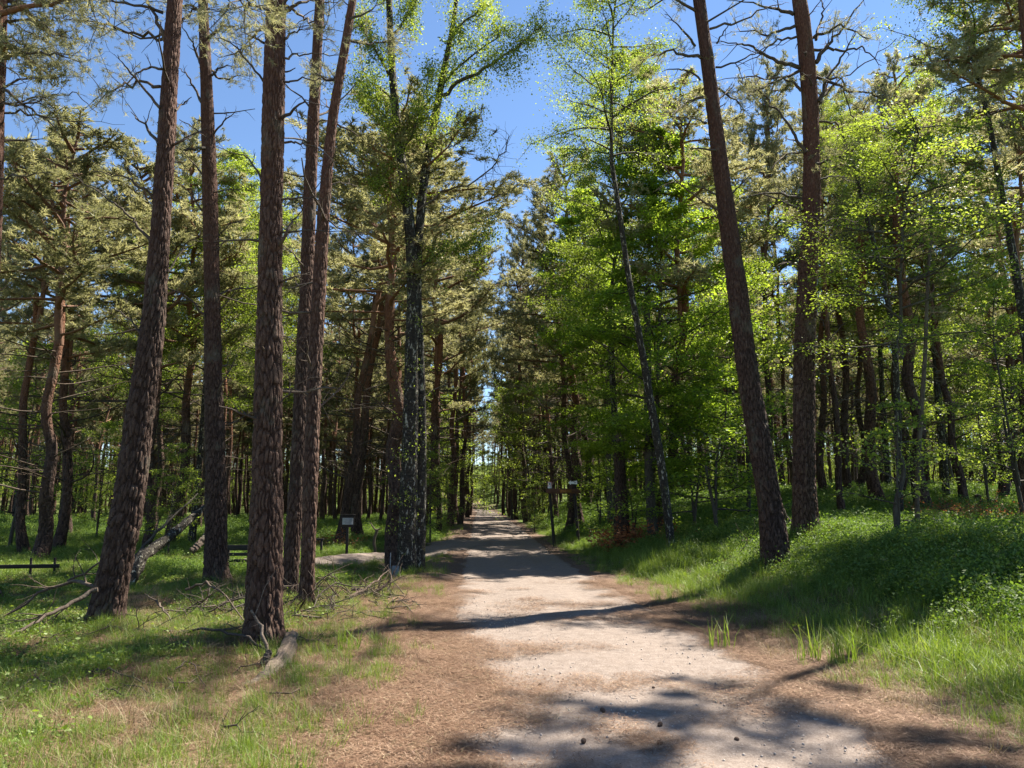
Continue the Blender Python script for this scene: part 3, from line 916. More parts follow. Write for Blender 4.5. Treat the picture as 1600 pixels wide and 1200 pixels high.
# ---- the forked birch beside the path
def forked_birch():
    D = 17.0
    x = at(636, 885, D)[0]; z0 = hz(x, D); o = np.array([x, D, z0])
    t = thing('birch_tree', 'forked dark-trunked birch with lichen-spotted bark standing at the left path edge', 'birch', tuple(o))
    def pl(px): return rel([at(a, b, D) for a, b in px], o)
    A = np.vstack([[[0, 0, -.25]], pl([(638, 800), (641, 690), (643, 560), (645, 430), (638, 330), (626, 240), (616, 150), (610, 60), (607, -30), (604, -120)])])
    RA = np.array([32, 27, 25, 22, 19, 17, 15, 13, 12, 10, 8.]) * D / FPX / 2
    me, CA, ra = trunk_mesh(A, RA, 31, ds=.045, zfine=13, nth=72, plate=(.06, .12), depth=.014, mat='birch', flare=.3, base=.25)
    link('trunk', me, t)
    B = pl([(654, 880), (657, 780), (658, 680), (656, 560), (652, 450), (655, 350), (663, 270), (678, 185), (692, 110), (706, 40), (716, -40), (722, -120)])
    RB = np.array([16, 15, 14, 13, 13, 14, 14, 13, 11, 9, 7, 5.]) * D / FPX / 2
    B[0] = B[0] * [1, 1, 0] + [0, 0, -.2]; B[:, 1] += .12
    me, CB, rb = trunk_mesh(B, RB, 37, ds=.06, zfine=13, nth=44, plate=(.06, .12), depth=.01, mat='birch', flare=.2, base=.25)
    link('stem', me, t)
    rng = np.random.default_rng(5)
    lim = [([(690, 152), (715, 128), (745, 113), (775, 98), (800, 78), (828, 58), (850, 35)], 8), ([(684, 150), (700, 120), (735, 88), (775, 60), (790, 40)], 5),
           ([(668, 240), (690, 215), (720, 200), (745, 190)], 4), ([(611, 120), (590, 80), (570, 50), (560, 25)], 5), ([(615, 160), (590, 135), (568, 125), (545, 130)], 4),
           ([(626, 240), (650, 195), (665, 160), (668, 120)], 4), ([(622, 215), (600, 180), (580, 150)], 4), ([(700, 70), (730, 30), (760, 0)], 5),
           ([(640, 330), (615, 300), (590, 275)], 3), ([(655, 330), (690, 300), (730, 290), (770, 262), (790, 235), (794, 212)], 4),
           ([(655, 420), (690, 395), (730, 380), (760, 372)], 4), ([(610, 60), (640, 20), (660, -20)], 5), ([(606, 0), (580, -30), (560, -60)], 4), ([(712, 0), (690, -40), (670, -80)], 4)]
    for k, (pp, w0) in enumerate(lim):
        mb = MB(); n = len(pp)
        dz = np.cumsum(np.concatenate([[0], rng.normal(0, .35, n - 1)]))
        P = np.array([at(a, b, D + dz[i]) for i, (a, b) in enumerate(pp)])
        q = np.linspace(0, n - 1, (n - 1) * 3 + 1)
        Q = np.stack([np.interp(q, np.arange(n), P[:, i]) for i in range(3)], 1) + rng.normal(0, .025, (len(q), 3))
        tube(mb, rel(Q, o), np.linspace(w0, 1.3, len(Q)) * D / FPX / 2, 6, 0)
        L = np.linalg.norm(P[-1] - P[0]); C = []
        bare = k == 9
        for j in range(int(16 + 8 * L)):
            a = rng.integers(int(len(Q) * (.15 if L < 3 else .3)), len(Q)); d = rng.normal(0, 1, 3) + nrm(Q[a] - Q[a - 1]) * .6
            tp, _ = chain(rng, Q[a], d, rng.uniform(.3, .9), 4, .2, -.1)
            tube(mb, rel(tp, o), np.linspace(.007, .002, 5), 3, 0, .5, False)
            m = 0 if bare else int(rng.uniform(90, 190))
            if m:
                ii = rng.integers(1, 5, m); C.append(rel(tp[ii] + rng.normal(0, .10, (m, 3)), o))
        if C: leaves(mb, rng, np.concatenate(C), .046, .35, 1, .75)
        link('limb', mb.mesh('birch_limb', [M['leaflimb'], M['birch_leaf']]), t)
    # small epicormic sprays up the trunk
    mb = MB(); C = []
    for j in range(75):
        i = rng.integers(20, len(CA) - 5); az = rng.uniform(0, 2 * pi)
        tp, _ = chain(rng, CA[i], (cos(az), sin(az), .2), rng.uniform(.3, .8), 3, .2)
        tube(mb, tp, np.linspace(.006, .002, 4), 3, 0, .5, False)
        C.append(tp[rng.integers(1, 4, 22)] + rng.normal(0, .08, (22, 3)))
    leaves(mb, rng, np.concatenate(C), .045, .35, 1, .75)
    tag(link('leafy_twigs', mb.mesh('leafy_twigs', [M['leaflimb'], M['birch_leaf']]), t), kind='stuff')
    top = leafy_crown(77, 0, 5.5, lambda f: 1.9 * (1 - f) ** .6 + .2, 22, 15000, .05, .35, 'birch_leaf', .25, .5, .03, .05)
    link('crown', top, t, tuple(A[-1]))
    link('crown', top, t, tuple(B[-1]), (0, 0, 2.2), .85)


forked_birch()

# ---------------------------------------------------------------- generic trees for the wood
rngP = np.random.default_rng(2024)


def straight_pine(seed, H, r0, cb, R, nl, low=False, needle='needle'):
    """returns meshes (trunk, branches, crown) of a pine standing at the origin"""
    rng = np.random.default_rng(seed)
    zz = np.linspace(-.3, H - .5, 12)
    ox = np.cumsum(rng.normal(0, .09, 12)); oy = np.cumsum(rng.normal(0, .09, 12)); ox -= ox[0]; oy -= oy[0]
    P = np.stack([ox, oy, zz], 1)
    R_ = r0 * (1 - .72 * (zz + .3) / H); R_[0] *= 1.3
    k = int(np.argmin(np.abs(zz - cb)))
    P[k:, 0] = P[k, 0]; P[k:, 1] = P[k, 1]
    ns = 8 if low else 16
    if low:
        mb = MB(); tube(mb, P[:k + 2], R_[:k + 2], ns, 0)
        tm = mb.mesh('trunk', [M['bark']])
    else:
        tm, _, _ = trunk_mesh(P[:k + 2], R_[:k + 2], seed, ds=.12, zfine=12, nth=24, plate=(.09, .3), depth=.012, mat='bark', flare=.15)
    mb = MB()
    dead_branches(mb, rng, 8 if low else 22, 2.2, cb + .5, lambda z: r0 * .6, (.4, 2.2), not low)
    # shift the branches onto the leaning trunk
    v = np.concatenate(mb.v); sh = np.stack([np.interp(v[:, 2], P[:, 2], P[:, 0]), np.interp(v[:, 2], P[:, 2], P[:, 1]), 0 * v[:, 2]], 1)
    mb.v = [v + sh]
    bm_ = mb.mesh('dead_branches', [M['dead']])
    cm = pine_crown(seed + 7, H - cb, R, nl, 9 if low else 20, .24 if low else .15, .055 if low else .024, .05, sub=5 if low else 8, dens=.7 if low else 1.6, needle=needle, base_r=R_[k])
    return tm, bm_, cm, (P[k, 0], P[k, 1], zz[k])


PV = [straight_pine(100 + i, *a) for i, a in enumerate([
    (15.5, .12, 7.5, 2.4, 34), (16.5, .14, 8.0, 2.6, 38), (14.5, .105, 6.4, 2.1, 32), (17.5, .145, 8.6, 2.7, 38), (13.5, .095, 5.6, 1.9, 32), (16.0, .115, 7.0, 2.3, 38)])]
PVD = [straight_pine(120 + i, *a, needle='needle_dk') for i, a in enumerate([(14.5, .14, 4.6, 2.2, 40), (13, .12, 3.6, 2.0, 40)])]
PLOW = [straight_pine(140 + i, *a, low=True) for i, a in enumerate([(16, .12, 9.0, 2.2, 22), (15, .11, 8.6, 2.0, 22), (17, .13, 9.2, 2.4, 24)])]


def make_pine(var, label, group=None):
    t = thing('pine_tree', label, 'pine', group=group)
    tm, bm_, cm, c = var
    link('trunk', tm, t); tag(link('dead_branches', bm_, t), kind='stuff'); link('crown', cm, t, c)
    return t


PINE_PROTO = {}
def put_pine(var, x, y, s, rz, label, group=None, tilt=(0, 0)):
    k = id(var)
    if k not in PINE_PROTO:
        o = PINE_PROTO[k] = make_pine(var, label, group)
    else:
        o = copy_tree(PINE_PROTO[k])
        if 'group' in o and not group: del o['group']
    tag(o, label, None, group)
    o.location = (x, y, hz(x, y) - .02); o.scale = (s, s, s); o.rotation_euler = (tilt[0], tilt[1], rz)
    return o


TAKEN = [(9.6, -5.3), ]
taken = [(-5.3, 9.6), (-6, 15), (-2.9, 8.5), (-3.8, 12.6), (-3.2, 11.6), (5, 14), (6.2, 15.6), (-2.4, 17)]

# named pines of the middle distance: picture x of the foot, depth, x of the trunk at y=560, width there
MID = [
    (58, 20.5, 70, 20, 'crooked many-limbed grey pine behind the low wooden rail at far left'),
    (40, 23.0, 52, 12, 'slim grey pine just left of the crooked pine behind the low rail'),
    (86, 24.0, 92, 14, 'slender pine right of the crooked pine behind the low rail'),
    (108, 33.0, 112, 9, 'thin straight pine in the sun between the low rail and the leaning near pine'),
    (226, 24.5, 240, 15, 'dark pine close behind the stout leaning pine'),
    (262, 27.0, 285, 16, 'red-barked forked pine between the leaning pine and the slim straight pine'),
    (530, 27.0, 562, 13, 'pine leaning right behind the black notice board'),
    (562, 30.0, 585, 13, 'thick-footed pine right of the notice board, leaning right'),
    (606, 34.0, 612, 10, 'straight pine just left of the forked birch, deeper in'),
    (622, 18.6, 629, 22, 'red-brown straight pine tight behind the forked birch'),
    (684, 38.0, 683, 10, 'sunlit straight pine first along the left path edge past the birch'),
    (655, 31.0, 668, 12, 'dark pine showing just right of the forked birch'),
    (703, 42.0, 703, 10, 'straight pine second along the left path edge past the birch'),
    (716, 50.0, 718, 7, 'straight pine third along the left path edge past the birch'),
    (884, 33.0, 866, 18, 'dark leaning pine behind the wooden sign frame right of the path'),
    (908, 34.5, 903, 16, 'straight dark pine just right of the wooden sign frame'),
    (868, 44.0, 852, 10, 'reddish slim pine left of the leaning one behind the sign frame'),
    (1020, 24.0, 1034, 18, 'dark straight pine enclosed by the green beech'),
    (1318, 24.0, 1292, 9, 'thin dark leaning pine right of the thick mound pine'),
    (1378, 27.0, 1352, 22, 'broad dark pine behind the sapling right of the mound pine'),
    (1400, 30.0, 1385, 14, 'dark pine at the right side of the broad one behind the sapling'),
    (1446, 25.0, 1436, 18, 'dark pine above the dead brushwood right of the saplings'),
    (1506, 26.0, 1478, 24, 'thick dark pine leaning left behind the dead brushwood at right'),
    (1566, 29.0, 1552, 13, 'slim pine near the right picture edge above sunny grass'),
    (1610, 22.0, 1588, 15, 'pine cut by the right picture edge'),
    (1290, 33.0, 1284, 10, 'slim dark pine seen right behind the mound pine'),
    (1338, 36.0, 1330, 9, 'slim pine far behind the left sapling'),
]
for i, (bx, D, tx_, w, lab) in enumerate(MID):
    x = xg(bx, D)
    var = PV[i % 6]
    r0 = [.12, .14, .105, .145, .095, .115][i % 6]
    want = w * D / FPX / 2
    s = float(np.clip(want / (r0 * .82), .85, 1.6))
    zt = at(tx_, 560, D)
    h = hz(x, D)
    tl = math.atan2(zt[0] - x, zt[2] - h)
    o = put_pine(var, x, D, s, 0, lab, tilt=(0, tl))
    HV = [15.5, 16.5, 14.5, 17.5, 13.5, 16.0][i % 6]
    hs = float(np.clip((.5 * D + 1.8) / HV, .68, 1.05)) if bx < 720 else 1.0
    o.scale = (s, s, hs)
    if bx > 1280 and D < 29:
        for ch in o.children:
            if ch.name.startswith('crown'): ch.scale = (.62, .62, .8)
    taken.append((x, D))


for i, (sd_, D, s) in enumerate([(-2.1, 45, 1.1), (2.2, 50, 1.15), (-2.2, 56, 1.15), (2.1, 61, 1.2), (-2.0, 67, 1.2), (2.0, 73, 1.25), (-1.9, 80, 1.25), (1.9, 86, 1.3)]):
    x = float(path_c(D)) + sd_
    nm = ['first', 'second', 'third', 'fourth'][i // 2]
    put_pine(PV[(i * 2 + 1) % 6] if i % 3 else PVD[0], x, D, s, i * 1.1, '%s of the broad-crowned pines crowding the %s path edge far ahead' % (nm, 'left' if sd_ < 0 else 'right'), None, (0, -.012 * sd_))
    taken.append((x, D))


# ---- leafy trees
def leafy_tree(name, label, cat, x, y, crown_me, trunk_pts, trunk_r, seed, mat='birch', s=1.0, group=None, crown_at=(0, 0, 0), rz=0, nth=24):
    z0 = hz(x, y)
    t = thing(name, label, cat, (x, y, z0), 0, group)
    me, C, rr = trunk_mesh(trunk_pts, trunk_r, seed, ds=.08, zfine=14, nth=nth, plate=(.05, .12), depth=.005, mat=mat, flare=.2, base=.2)
    link('trunk', me, t)
    link('crown', crown_me, t, crown_at, (0, 0, rz), s)
    taken.append((x, y))
    return t


def tp(D, px, x, y):
    z0 = hz(x, y)
    P = [at(a, b, D) - np.array([x, y, z0]) for a, b in px]
    P[0] = np.array([0, 0, -.2]); return P


# big beech
bx, by = at(1020, 830, 23)[0], 23.0
beech = leafy_crown(201, 2.0, 14.4, lambda f: (3.1 * (1 - abs(f - .35) ** 1.5) * (1 - f) ** .45 + .3) * (.6 + .4 * min(1, f / .2)), 76, 98000, .083, .7, 'beech_leaf', .1, .18, .05, .08, sub=8, spray=.145)
leafy_tree('beech_tree', 'big fresh green beech with layered low sprays right of the path', 'beech', bx, by, beech,
           [(0, 0, -.2), (-.05, 0, 2), (-.02, 0, 4.5), (.05, 0, 8)], [.17, .15, .12, .09], 41, 'leaflimb')
D = 30.5; x = xg(955, D)
leafy_tree('beech_tree', 'bright green beech nearer the path, behind the big beech at its left', 'beech', x, D, beech,
           [(0, 0, -.2), (-.05, 0, 2), (-.02, 0, 4.5), (.05, 0, 7)], [.14, .12, .10, .08], 42, 'leaflimb', s=.95, rz=2.0, crown_at=(0, 0, 1.2))
# slender birch leaning left inside the beech
D = 19.5; x = at(1050, 838, D)[0]
cr = leafy_crown(202, 0, 7.5, lambda f: 2.1 * (1 - f) ** .6 + .3, 36, 34000, .052, .45, 'birch_leaf', .2, .4, .035, .05, lean=(-.1, 0))
P = tp(D, [(1050, 838), (1035, 740), (1015, 620), (998, 520), (982, 430), (966, 320), (955, 250)], x, D)
leafy_tree('birch_tree', 'slender pale-patched birch leaning left in front of the beech', 'birch', x, D, cr, P, [.12, .11, .10, .09, .08, .07, .06], 43, crown_at=tuple(P[-1]))
# tall birch above the beech, over the path gap
D = 26.0; x = at(965, 820, D)[0]
crT = leafy_crown(203, 0, 11.5, lambda f: 3.3 * (1 - f) ** .55 * (.5 + .5 * min(1, f * 4)) + .3, 66, 92000, .064, .45, 'birch_leaf', .2, .45, .04, .08)
leafy_tree('birch_tree', 'tall airy birch rising above the beech into the sky gap', 'birch', x, D, crT, [(0, 0, -.2), (0, 0, 3), (-.1, 0, 7.2)], [.15, .13, .1], 44, crown_at=(-.1, 0, 6.5))
for k, (px_, D, s_, lab) in enumerate([(1480, 29, 1.05, 'tall bright birch filling the sky at the upper right behind the thick dark leaning pine'),
                                       (1390, 35, 1.15, 'tall birch further back above the saplings'), (1150, 36, 1.05, 'tall birch seen left of the leaning bank pine top')]):
    x = xg(px_, D)
    leafy_tree('birch_tree', lab, 'birch', x, D, crT, [(0, 0, -.2), (0, 0, 3), (.1, 0, 7.2)], [.15, .13, .1], 144 + k, crown_at=(.1, 0, 6.5), rz=1.5 + k, s=s_)
for k, (px_, D, lab) in enumerate([(1205, 31, 'tall pine whose crown fills the gap between the two near right pines'), (1325, 33, 'tall pine whose crown shows right of the thick mound pine'), (1580, 34, 'tall pine behind the birch at the right picture edge')]):
    x = xg(px_, D); put_pine(PV[k], x, D, 1.22, k, lab); taken.append((x, D))
# birch between the near left pines, behind
D = 27.0; x = at(300, 830, D)[0]
cr2 = leafy_crown(204, 0, 9.5, lambda f: 2.9 * (1 - f) ** .55 * (.55 + .45 * min(1, f * 4)) + .3, 52, 46000, .07, .45, 'birch_leaf', .2, .45, .04, .08)
leafy_tree('birch_tree', 'round-crowned yellow-green birch seen between the leaning pine and the slim straight pine', 'birch', x, D, cr2, [(0, 0, -.2), (.1, 0, 3), (.15, 0, 6.8)], [.13, .11, .09], 45, crown_at=(.15, 0, 6.0), rz=.5)
D = 29.0; x = at(205, 830, D)[0]
leafy_tree('birch_tree', 'lower birch with dark green top left of the leaning pine', 'birch', x, D, cr2, [(0, 0, -.2), (.1, 0, 3), (0, 0, 5.4)], [.12, .10, .08], 46, crown_at=(0, 0, 4.4), s=.9, rz=2.5)
D = 31.0; x = at(415, 820, D)[0]
leafy_tree('birch_tree', 'yellow-green birch showing either side of the thickest pine', 'birch', x, D, cr2, [(0, 0, -.2), (.1, 0, 3), (0, 0, 6.4)], [.13, .11, .09], 47, crown_at=(0, 0, 5.2), s=.95, rz=4.1)

# right-hand birches and saplings
D = 16.5; x = at(1618, 700, D)[0]
cr3 = leafy_crown(205, 0, 6.5, lambda f: 2.0 * (1 - f) ** .5 + .3, 36, 30000, .05, .4, 'birch_leaf', .2, .4, .03, .05)
P = tp(D, [(1630, 860), (1622, 700), (1606, 560), (1590, 440), (1565, 300), (1545, 190), (1520, 90), (1505, 20)], x, D)
leafy_tree('birch_tree', 'dark-stemmed birch leaning in from the right picture edge', 'birch', x, D, cr3, P, [.11, .10, .09, .085, .075, .06, .05, .04], 48, crown_at=tuple(P[-3]))
D = 22.0; x = at(1405, 800, D)[0]
P = tp(D, [(1405, 800), (1402, 640), (1395, 520), (1378, 430), (1352, 330), (1330, 240)], x, D)
leafy_tree('birch_tree', 'dark-stemmed birch bending left behind the saplings', 'birch', x, D, cr3, P, [.10, .09, .08, .075, .065, .055], 49, crown_at=tuple(P[-2]), rz=1.7, s=.6)
# hornbeam-like young tree whose sprays cross the thick mound pine
D = 13.8; x = at(1434, 848, D)[0]
cr4 = leafy_crown(206, 3.5, 8.2, lambda f: 2.5 * (1 - f) ** .4 * (.6 + .4 * min(1, f * 5)) + .2, 28, 19000, .053, .75, 'birch_leaf', .05, .12, .03, .035, sub=8, spray=.17)
P = tp(D, [(1434, 848), (1433, 770), (1437, 680), (1445, 560), (1450, 430), (1462, 300)], x, D)
leafy_tree('young_tree', 'young tree with flat layered sunlit sprays reaching across the mound pine', 'young tree', x, D, cr4, P, [.045, .042, .04, .036, .03, .024], 50, mat='leaflimb', nth=14)
D = 13.2; x = at(1407, 850, D)[0]
cr5 = leafy_crown(207, 0.35, 2.6, lambda f: .95 * (1 - f) ** .5 + .12, 14, 1700, .062, .6, 'birch_leaf', .1, .2, .014, .02, sub=5, spray=.13)
P = tp(D, [(1407, 850), (1400, 790), (1412, 735), (1400, 690), (1392, 660)], x, D)
leafy_tree('sapling', 'small sapling with few bright leaves left of the young layered tree', 'sapling', x, D, cr5, P, [.05, .045, .04, .02, .012], 51, mat='leaflimb', nth=14)

# small leafy understorey copies
UND = [leafy_crown(210, .6, 5.2, lambda f: 1.5 * (1 - f) ** .5 + .2, 26, 7500, .075, .6, 'birch_leaf', .1, .3, .02, .035),
       leafy_crown(211, 1.2, 7.5, lambda f: 1.9 * (1 - f) ** .5 + .2, 32, 11000, .08, .5, 'birch_leaf', .2, .4, .025, .045),
       leafy_crown(212, .5, 4.0, lambda f: 1.6 * (1 - f) ** .5 + .2, 24, 7500, .08, .7, 'beech_leaf', .05, .2, .02, .035)]
UN = [  # px, D, variant, scale, label
    (15, 26, 1, 1.0, 'young birch at the far left edge behind the low rail'),
    (150, 30, 0, .9, 'small birch shrub between the low rail and the leaning pine'),
    (262, 22, 0, .62, 'small leafy sapling by the fallen birch log'),
    (672, 29, 0, .75, 'leafy shrub close behind the forked birch at its right'),
    (700, 52, 1, 1.3, 'bright young birch along the left of the path far ahead'),
    (668, 44, 1, 1.2, 'young birch left of the row of pines by the path'),
    (800, 62, 1, 1.6, 'bright birch beside the path at its vanishing end'),
    (828, 48, 1, 1.25, 'young birch on the right bank before the path end'),
    (835, 36, 0, .5, 'knee-high leafy sapling left of the wooden sign frame'),
    (938, 33, 2, 1.0, 'young beech between the sign frame and the broken stump'),
    (990, 24.5, 2, .8, 'low beech shrub in front of the broken stump, hanging over it'),
    (1085, 22.8, 2, 1.15, 'dark low beech at the right foot of the big beech'),
    (1120, 21, 2, 1.2, 'beech shrub between the big beech and the leaning pine'),
    (1170, 26, 1, 1.25, 'young birch seen between the two near right pines'),
    (1490, 34, 1, 1.3, 'young birch behind the thick dark leaning pine at right'),
    (1545, 27, 0, 1.0, 'birch sapling among thin stems near the right edge'),
    (1600, 19, 1, .9, 'young birch at the right picture edge over the brushwood'),
    (1420, 38, 1, 1.4, 'young birch far behind the saplings'),
]
UPROTO = {}
for px_, D, v, s, lab in UN:
    x = xg(px_, D)
    if v not in UPROTO:
        t = thing('young_tree', lab, 'young tree')
        mb = MB(); hh = [4.5, 6.5, 3.5][v]
        pts, _ = chain(np.random.default_rng(v), (0, 0, -.2), (0, 0, 1), hh * .5, 6, .05, .1); tube(mb, pts, np.linspace([.05, .07, .05][v], .03, 7), 7, 0)
        link('trunk', mb.mesh('young_trunk', [M['leaflimb']]), t); link('crown', UND[v], t)
        UPROTO[v] = t; o = t
    else:
        o = copy_tree(UPROTO[v])
    tag(o, lab); o.location = (x, D, hz(x, D)); o.scale = (s, s, s); o.rotation_euler = (0, 0, rngP.uniform(0, 6.28))
    taken.append((x, D))

LANDMARKS = [(30, 'the low rail'), (75, 'the crooked grey pine'), (200, 'the stout leaning pine'), (300, 'the fallen birch trunk'), (334, 'the slim straight pine'),
             (374, 'the slatted bench'), (415, 'the thickest pine'), (465, 'the slim pine pair'), (542, 'the notice board'), (586, 'the crooked post'),
             (642, 'the forked birch'), (700, 'the left path edge'), (755, 'the path end'), (810, 'the right path edge'), (885, 'the sign frame'), (972, 'the broken stump'),
             (1035, 'the big beech'), (1130, 'the beech skirt'), (1190, 'the leaning bank pine'), (1257, 'the thick mound pine'), (1318, 'the thin leaning pine'),
             (1405, 'the small sapling'), (1440, 'the layered young tree'), (1500, 'the thick dark leaning pine'), (1529, 'the cut stump'), (1585, 'the right picture edge')]
# ---- the rest of the wood, one pine at a time
windows = [(510, 600, 26), (335, 410, 24), (835, 950, 34), (0, 90, 22), (590, 660, 24), (940, 1000, 26), (1000, 1060, 22)]
cnt = 0; tries = 0
while cnt < 240 and tries < 40000:
    tries += 1
    D = 19 + 58 * rngP.uniform() ** .62
    x = rngP.uniform(-1, 1) * (D * .74 + 4)
    px_ = 800 + x / D * FPX
    c = float(path_c(D)); lat = x - c
    m_ = 3.4 if D < 40 else 2.3
    if abs(lat) < m_: continue
    if x < 0 and D < 24: continue
    if x > 0 and D < 27: continue
    if any(a < px_ < b and D < m for a, b, m in windows): continue
    if on_side_path(np.array([x]), np.array([D]), .4)[0]: continue
    sp = 1.25 if D > 44 else 2.6
    if any((x - a) ** 2 + (D - b) ** 2 < sp * sp for a, b in taken): continue
    taken.append((x, D))
    left = x < c
    side = 'left' if left else 'right'
    near = abs(lat) < 7
    k_ = int(np.argmin([abs(px_ - q) for q, _ in LANDMARKS])); lp, ln_ = LANDMARKS[k_]
    pos = 'behind' if abs(px_ - lp) < 14 else ('a little left of' if px_ < lp else 'a little right of')
    dist = 'in the front rows' if D < 32 else ('a few rows back' if D < 42 else ('in the middle distance' if D < 55 else 'deep in the wood'))
    lab = '%s pine %s, %s %s' % ('slender' if D < 42 else 'thin', dist, pos, ln_)
    if near and D >= 32: lab = 'straight pine near the %s path edge, %s %s' % (side, {'in': 'ahead', 'a ': 'midway', 'de': 'farthest'}[dist[:2]], pos + ' ' + ln_)
    grp = 'slender pines in the wood %s of the path' % side
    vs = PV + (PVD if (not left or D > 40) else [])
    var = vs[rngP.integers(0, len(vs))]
    s = rngP.uniform(.88, 1.08) * (float(np.clip((.5 * D + 1.8) / 16.0, .72, 1.0)) if left else 1.12)
    put_pine(var, x, D, s, rngP.uniform(0, 6.28), lab, grp, (rngP.normal(0, .02), rngP.normal(0, .025)))
    cnt += 1
# behind and beside the camera: only trees whose crowns throw the shade seen on the path and verge
def side_pine(x, y, H, cs, k, label, r0=.16, dense=True):
    t = thing('pine_tree', label, 'pine', (x, y, hz(x, y)))
    me, C, rr = trunk_mesh([(0, 0, -.2), (.1, 0, H * .4), (.05, .1, H * .7), (.1, 0, H)], [r0, r0 * .85, r0 * .7, r0 * .55], 600 + k, ds=.1, nth=24, mat='bark', plate=(.09, .3))
    link('trunk', me, t); link('crown', PV[k % 3][2] if dense else CROWNS[k % 3], t, (.1, 0, H), (0, 0, k * 1.3), cs)
side_pine(9.9, 12.9, 13.2, (.62, .62, .75), 0, 'narrow pine just beyond the right picture edge, its shadow crossing the path')
side_pine(12.0, 15.4, 8.0, (1.15, 1.15, .8), 1, 'low-crowned pine beyond the right picture edge shading the bilberries')
side_pine(11.9, 12.0, 12.8, (.55, .55, .7), 2, 'second narrow pine beyond the right picture edge, thin-crowned')
side_pine(-9.5, 12.5, 9.0, (1, 1, 1), 2, 'pine beyond the left picture edge')


# ---------------------------------------------------------------- scattered cover (geometry nodes)
def scatter(name, me_list, x, y, scale, label, seed=0, zoff=0.0, tilt=.15, z=None, mat=None):
    """one object that puts copies of small plant meshes on given points"""
    rng = np.random.default_rng(seed)
    n = len(x)
    if z is None: z = terrain(x, y) + (fbm(x * 3.5, y * 3.5, 77, 3) - .5) * .07 * (y < 40)
    me = bpy.data.meshes.new(name)
    me.vertices.add(n)
    me.vertices.foreach_set("co", np.stack([x, y, z + zoff], 1).astype(np.float32).ravel())
    rot = np.stack([rng.normal(0, tilt, n), rng.normal(0, tilt, n), rng.uniform(0, 2 * pi, n)], 1)
    a = me.attributes.new("rot", 'FLOAT_VECTOR', 'POINT'); a.data.foreach_set("vector", rot.astype(np.float32).ravel())
    a = me.attributes.new("scl", 'FLOAT', 'POINT'); a.data.foreach_set("value", np.asarray(scale, np.float32))
    a = me.attributes.new("pick", 'INT', 'POINT'); a.data.foreach_set("value", rng.integers(0, len(me_list), n).astype(np.int32))
    o = link(name, me)
    tag(o, label, kind='stuff')
    ng = bpy.data.node_groups.new(name + "_scatter", 'GeometryNodeTree')
    ng.interface.new_socket("Geometry", in_out='INPUT', socket_type='NodeSocketGeometry')
    ng.interface.new_socket("Geometry", in_out='OUTPUT', socket_type='NodeSocketGeometry')
    N = ng.nodes; L = ng.links
    gi = N.new('NodeGroupInput'); go = N.new('NodeGroupOutput')
    m2p = N.new('GeometryNodeMeshToPoints'); L.new(gi.outputs[0], m2p.inputs[0])
    join = N.new('GeometryNodeJoinGeometry')
    def named(nm, typ):
        q = N.new('GeometryNodeInputNamedAttribute'); q.data_type = typ; q.inputs[0].default_value = nm
        return [s for s in q.outputs if s.enabled and s.name == 'Attribute'][0]
    r_, s_a, k_ = named('rot', 'FLOAT_VECTOR'), named('scl', 'FLOAT'), named('pick', 'INT')
    e2r = N.new('FunctionNodeEulerToRotation'); L.new(r_, e2r.inputs[0])
    for k, pm in enumerate(me_list):
        po = bpy.data.objects.new(name + '_source', pm)   # never linked to the scene: only its mesh is used
        oi = N.new('GeometryNodeObjectInfo'); oi.inputs['Object'].default_value = po
        cmp_ = N.new('FunctionNodeCompare'); cmp_.data_type = 'INT'; cmp_.operation = 'EQUAL'
        ins = [s for s in cmp_.inputs if s.enabled]
        L.new(k_, ins[0]); ins[1].default_value = k
        iop = N.new('GeometryNodeInstanceOnPoints')
        L.new(m2p.outputs[0], iop.inputs['Points']); L.new(cmp_.outputs[0], iop.inputs['Selection'])
        L.new(oi.outputs['Geometry'], iop.inputs['Instance']); L.new(e2r.outputs[0], iop.inputs['Rotation']); L.new(s_a, iop.inputs['Scale'])
        L.new(iop.outputs[0], join.inputs[0])
    L.new(join.outputs[0], go.inputs[0])
    md = o.modifiers.new("scatter", 'NODES'); md.node_group = ng
    return o


def grass_tuft(seed, n, h, rad, w, mat, lean=.35, hv=.4):
    rng = np.random.default_rng(seed); mb = MB()
    th = rng.uniform(0, 2 * pi, n); rr = rad * np.sqrt(rng.uniform(0, 1, n))
    b = np.stack([np.cos(th) * rr, np.sin(th) * rr, 0 * th - .02], 1)
    az = rng.uniform(0, 2 * pi, n); out = np.stack([np.cos(az), np.sin(az), 0 * az], 1)
    H = h * rng.uniform(1 - hv, 1 + hv, n); ln = np.abs(rng.normal(0, lean, n))
    sd = np.stack([-np.sin(az), np.cos(az), 0 * az], 1) * (w * rng.uniform(.6, 1.2, n) / 2)[:, None]
    up = np.array([0, 0, 1.])
    p1 = b + up * (H * .5)[:, None] + out * (H * .18 * ln / .35)[:, None]
    p2 = b + up * (H * np.maximum(.25, 1 - .35 * ln))[:, None] + out * (H * .65 * ln / .35)[:, None]
    V = np.stack([b - sd, b + sd, p1 + sd * .8, p1 - sd * .8, p2], 1).reshape(-1, 3)
    q = np.arange(n)[:, None] * 5
    a = rng.uniform(0, 1, n)
    mb.add(V, q + np.array([[0, 1, 2, 3]]), 0, a)
    mb.add(V, q + np.array([[3, 2, 4]]), 0, a)
    return mb.mesh('grass_tuft', [M[mat]])


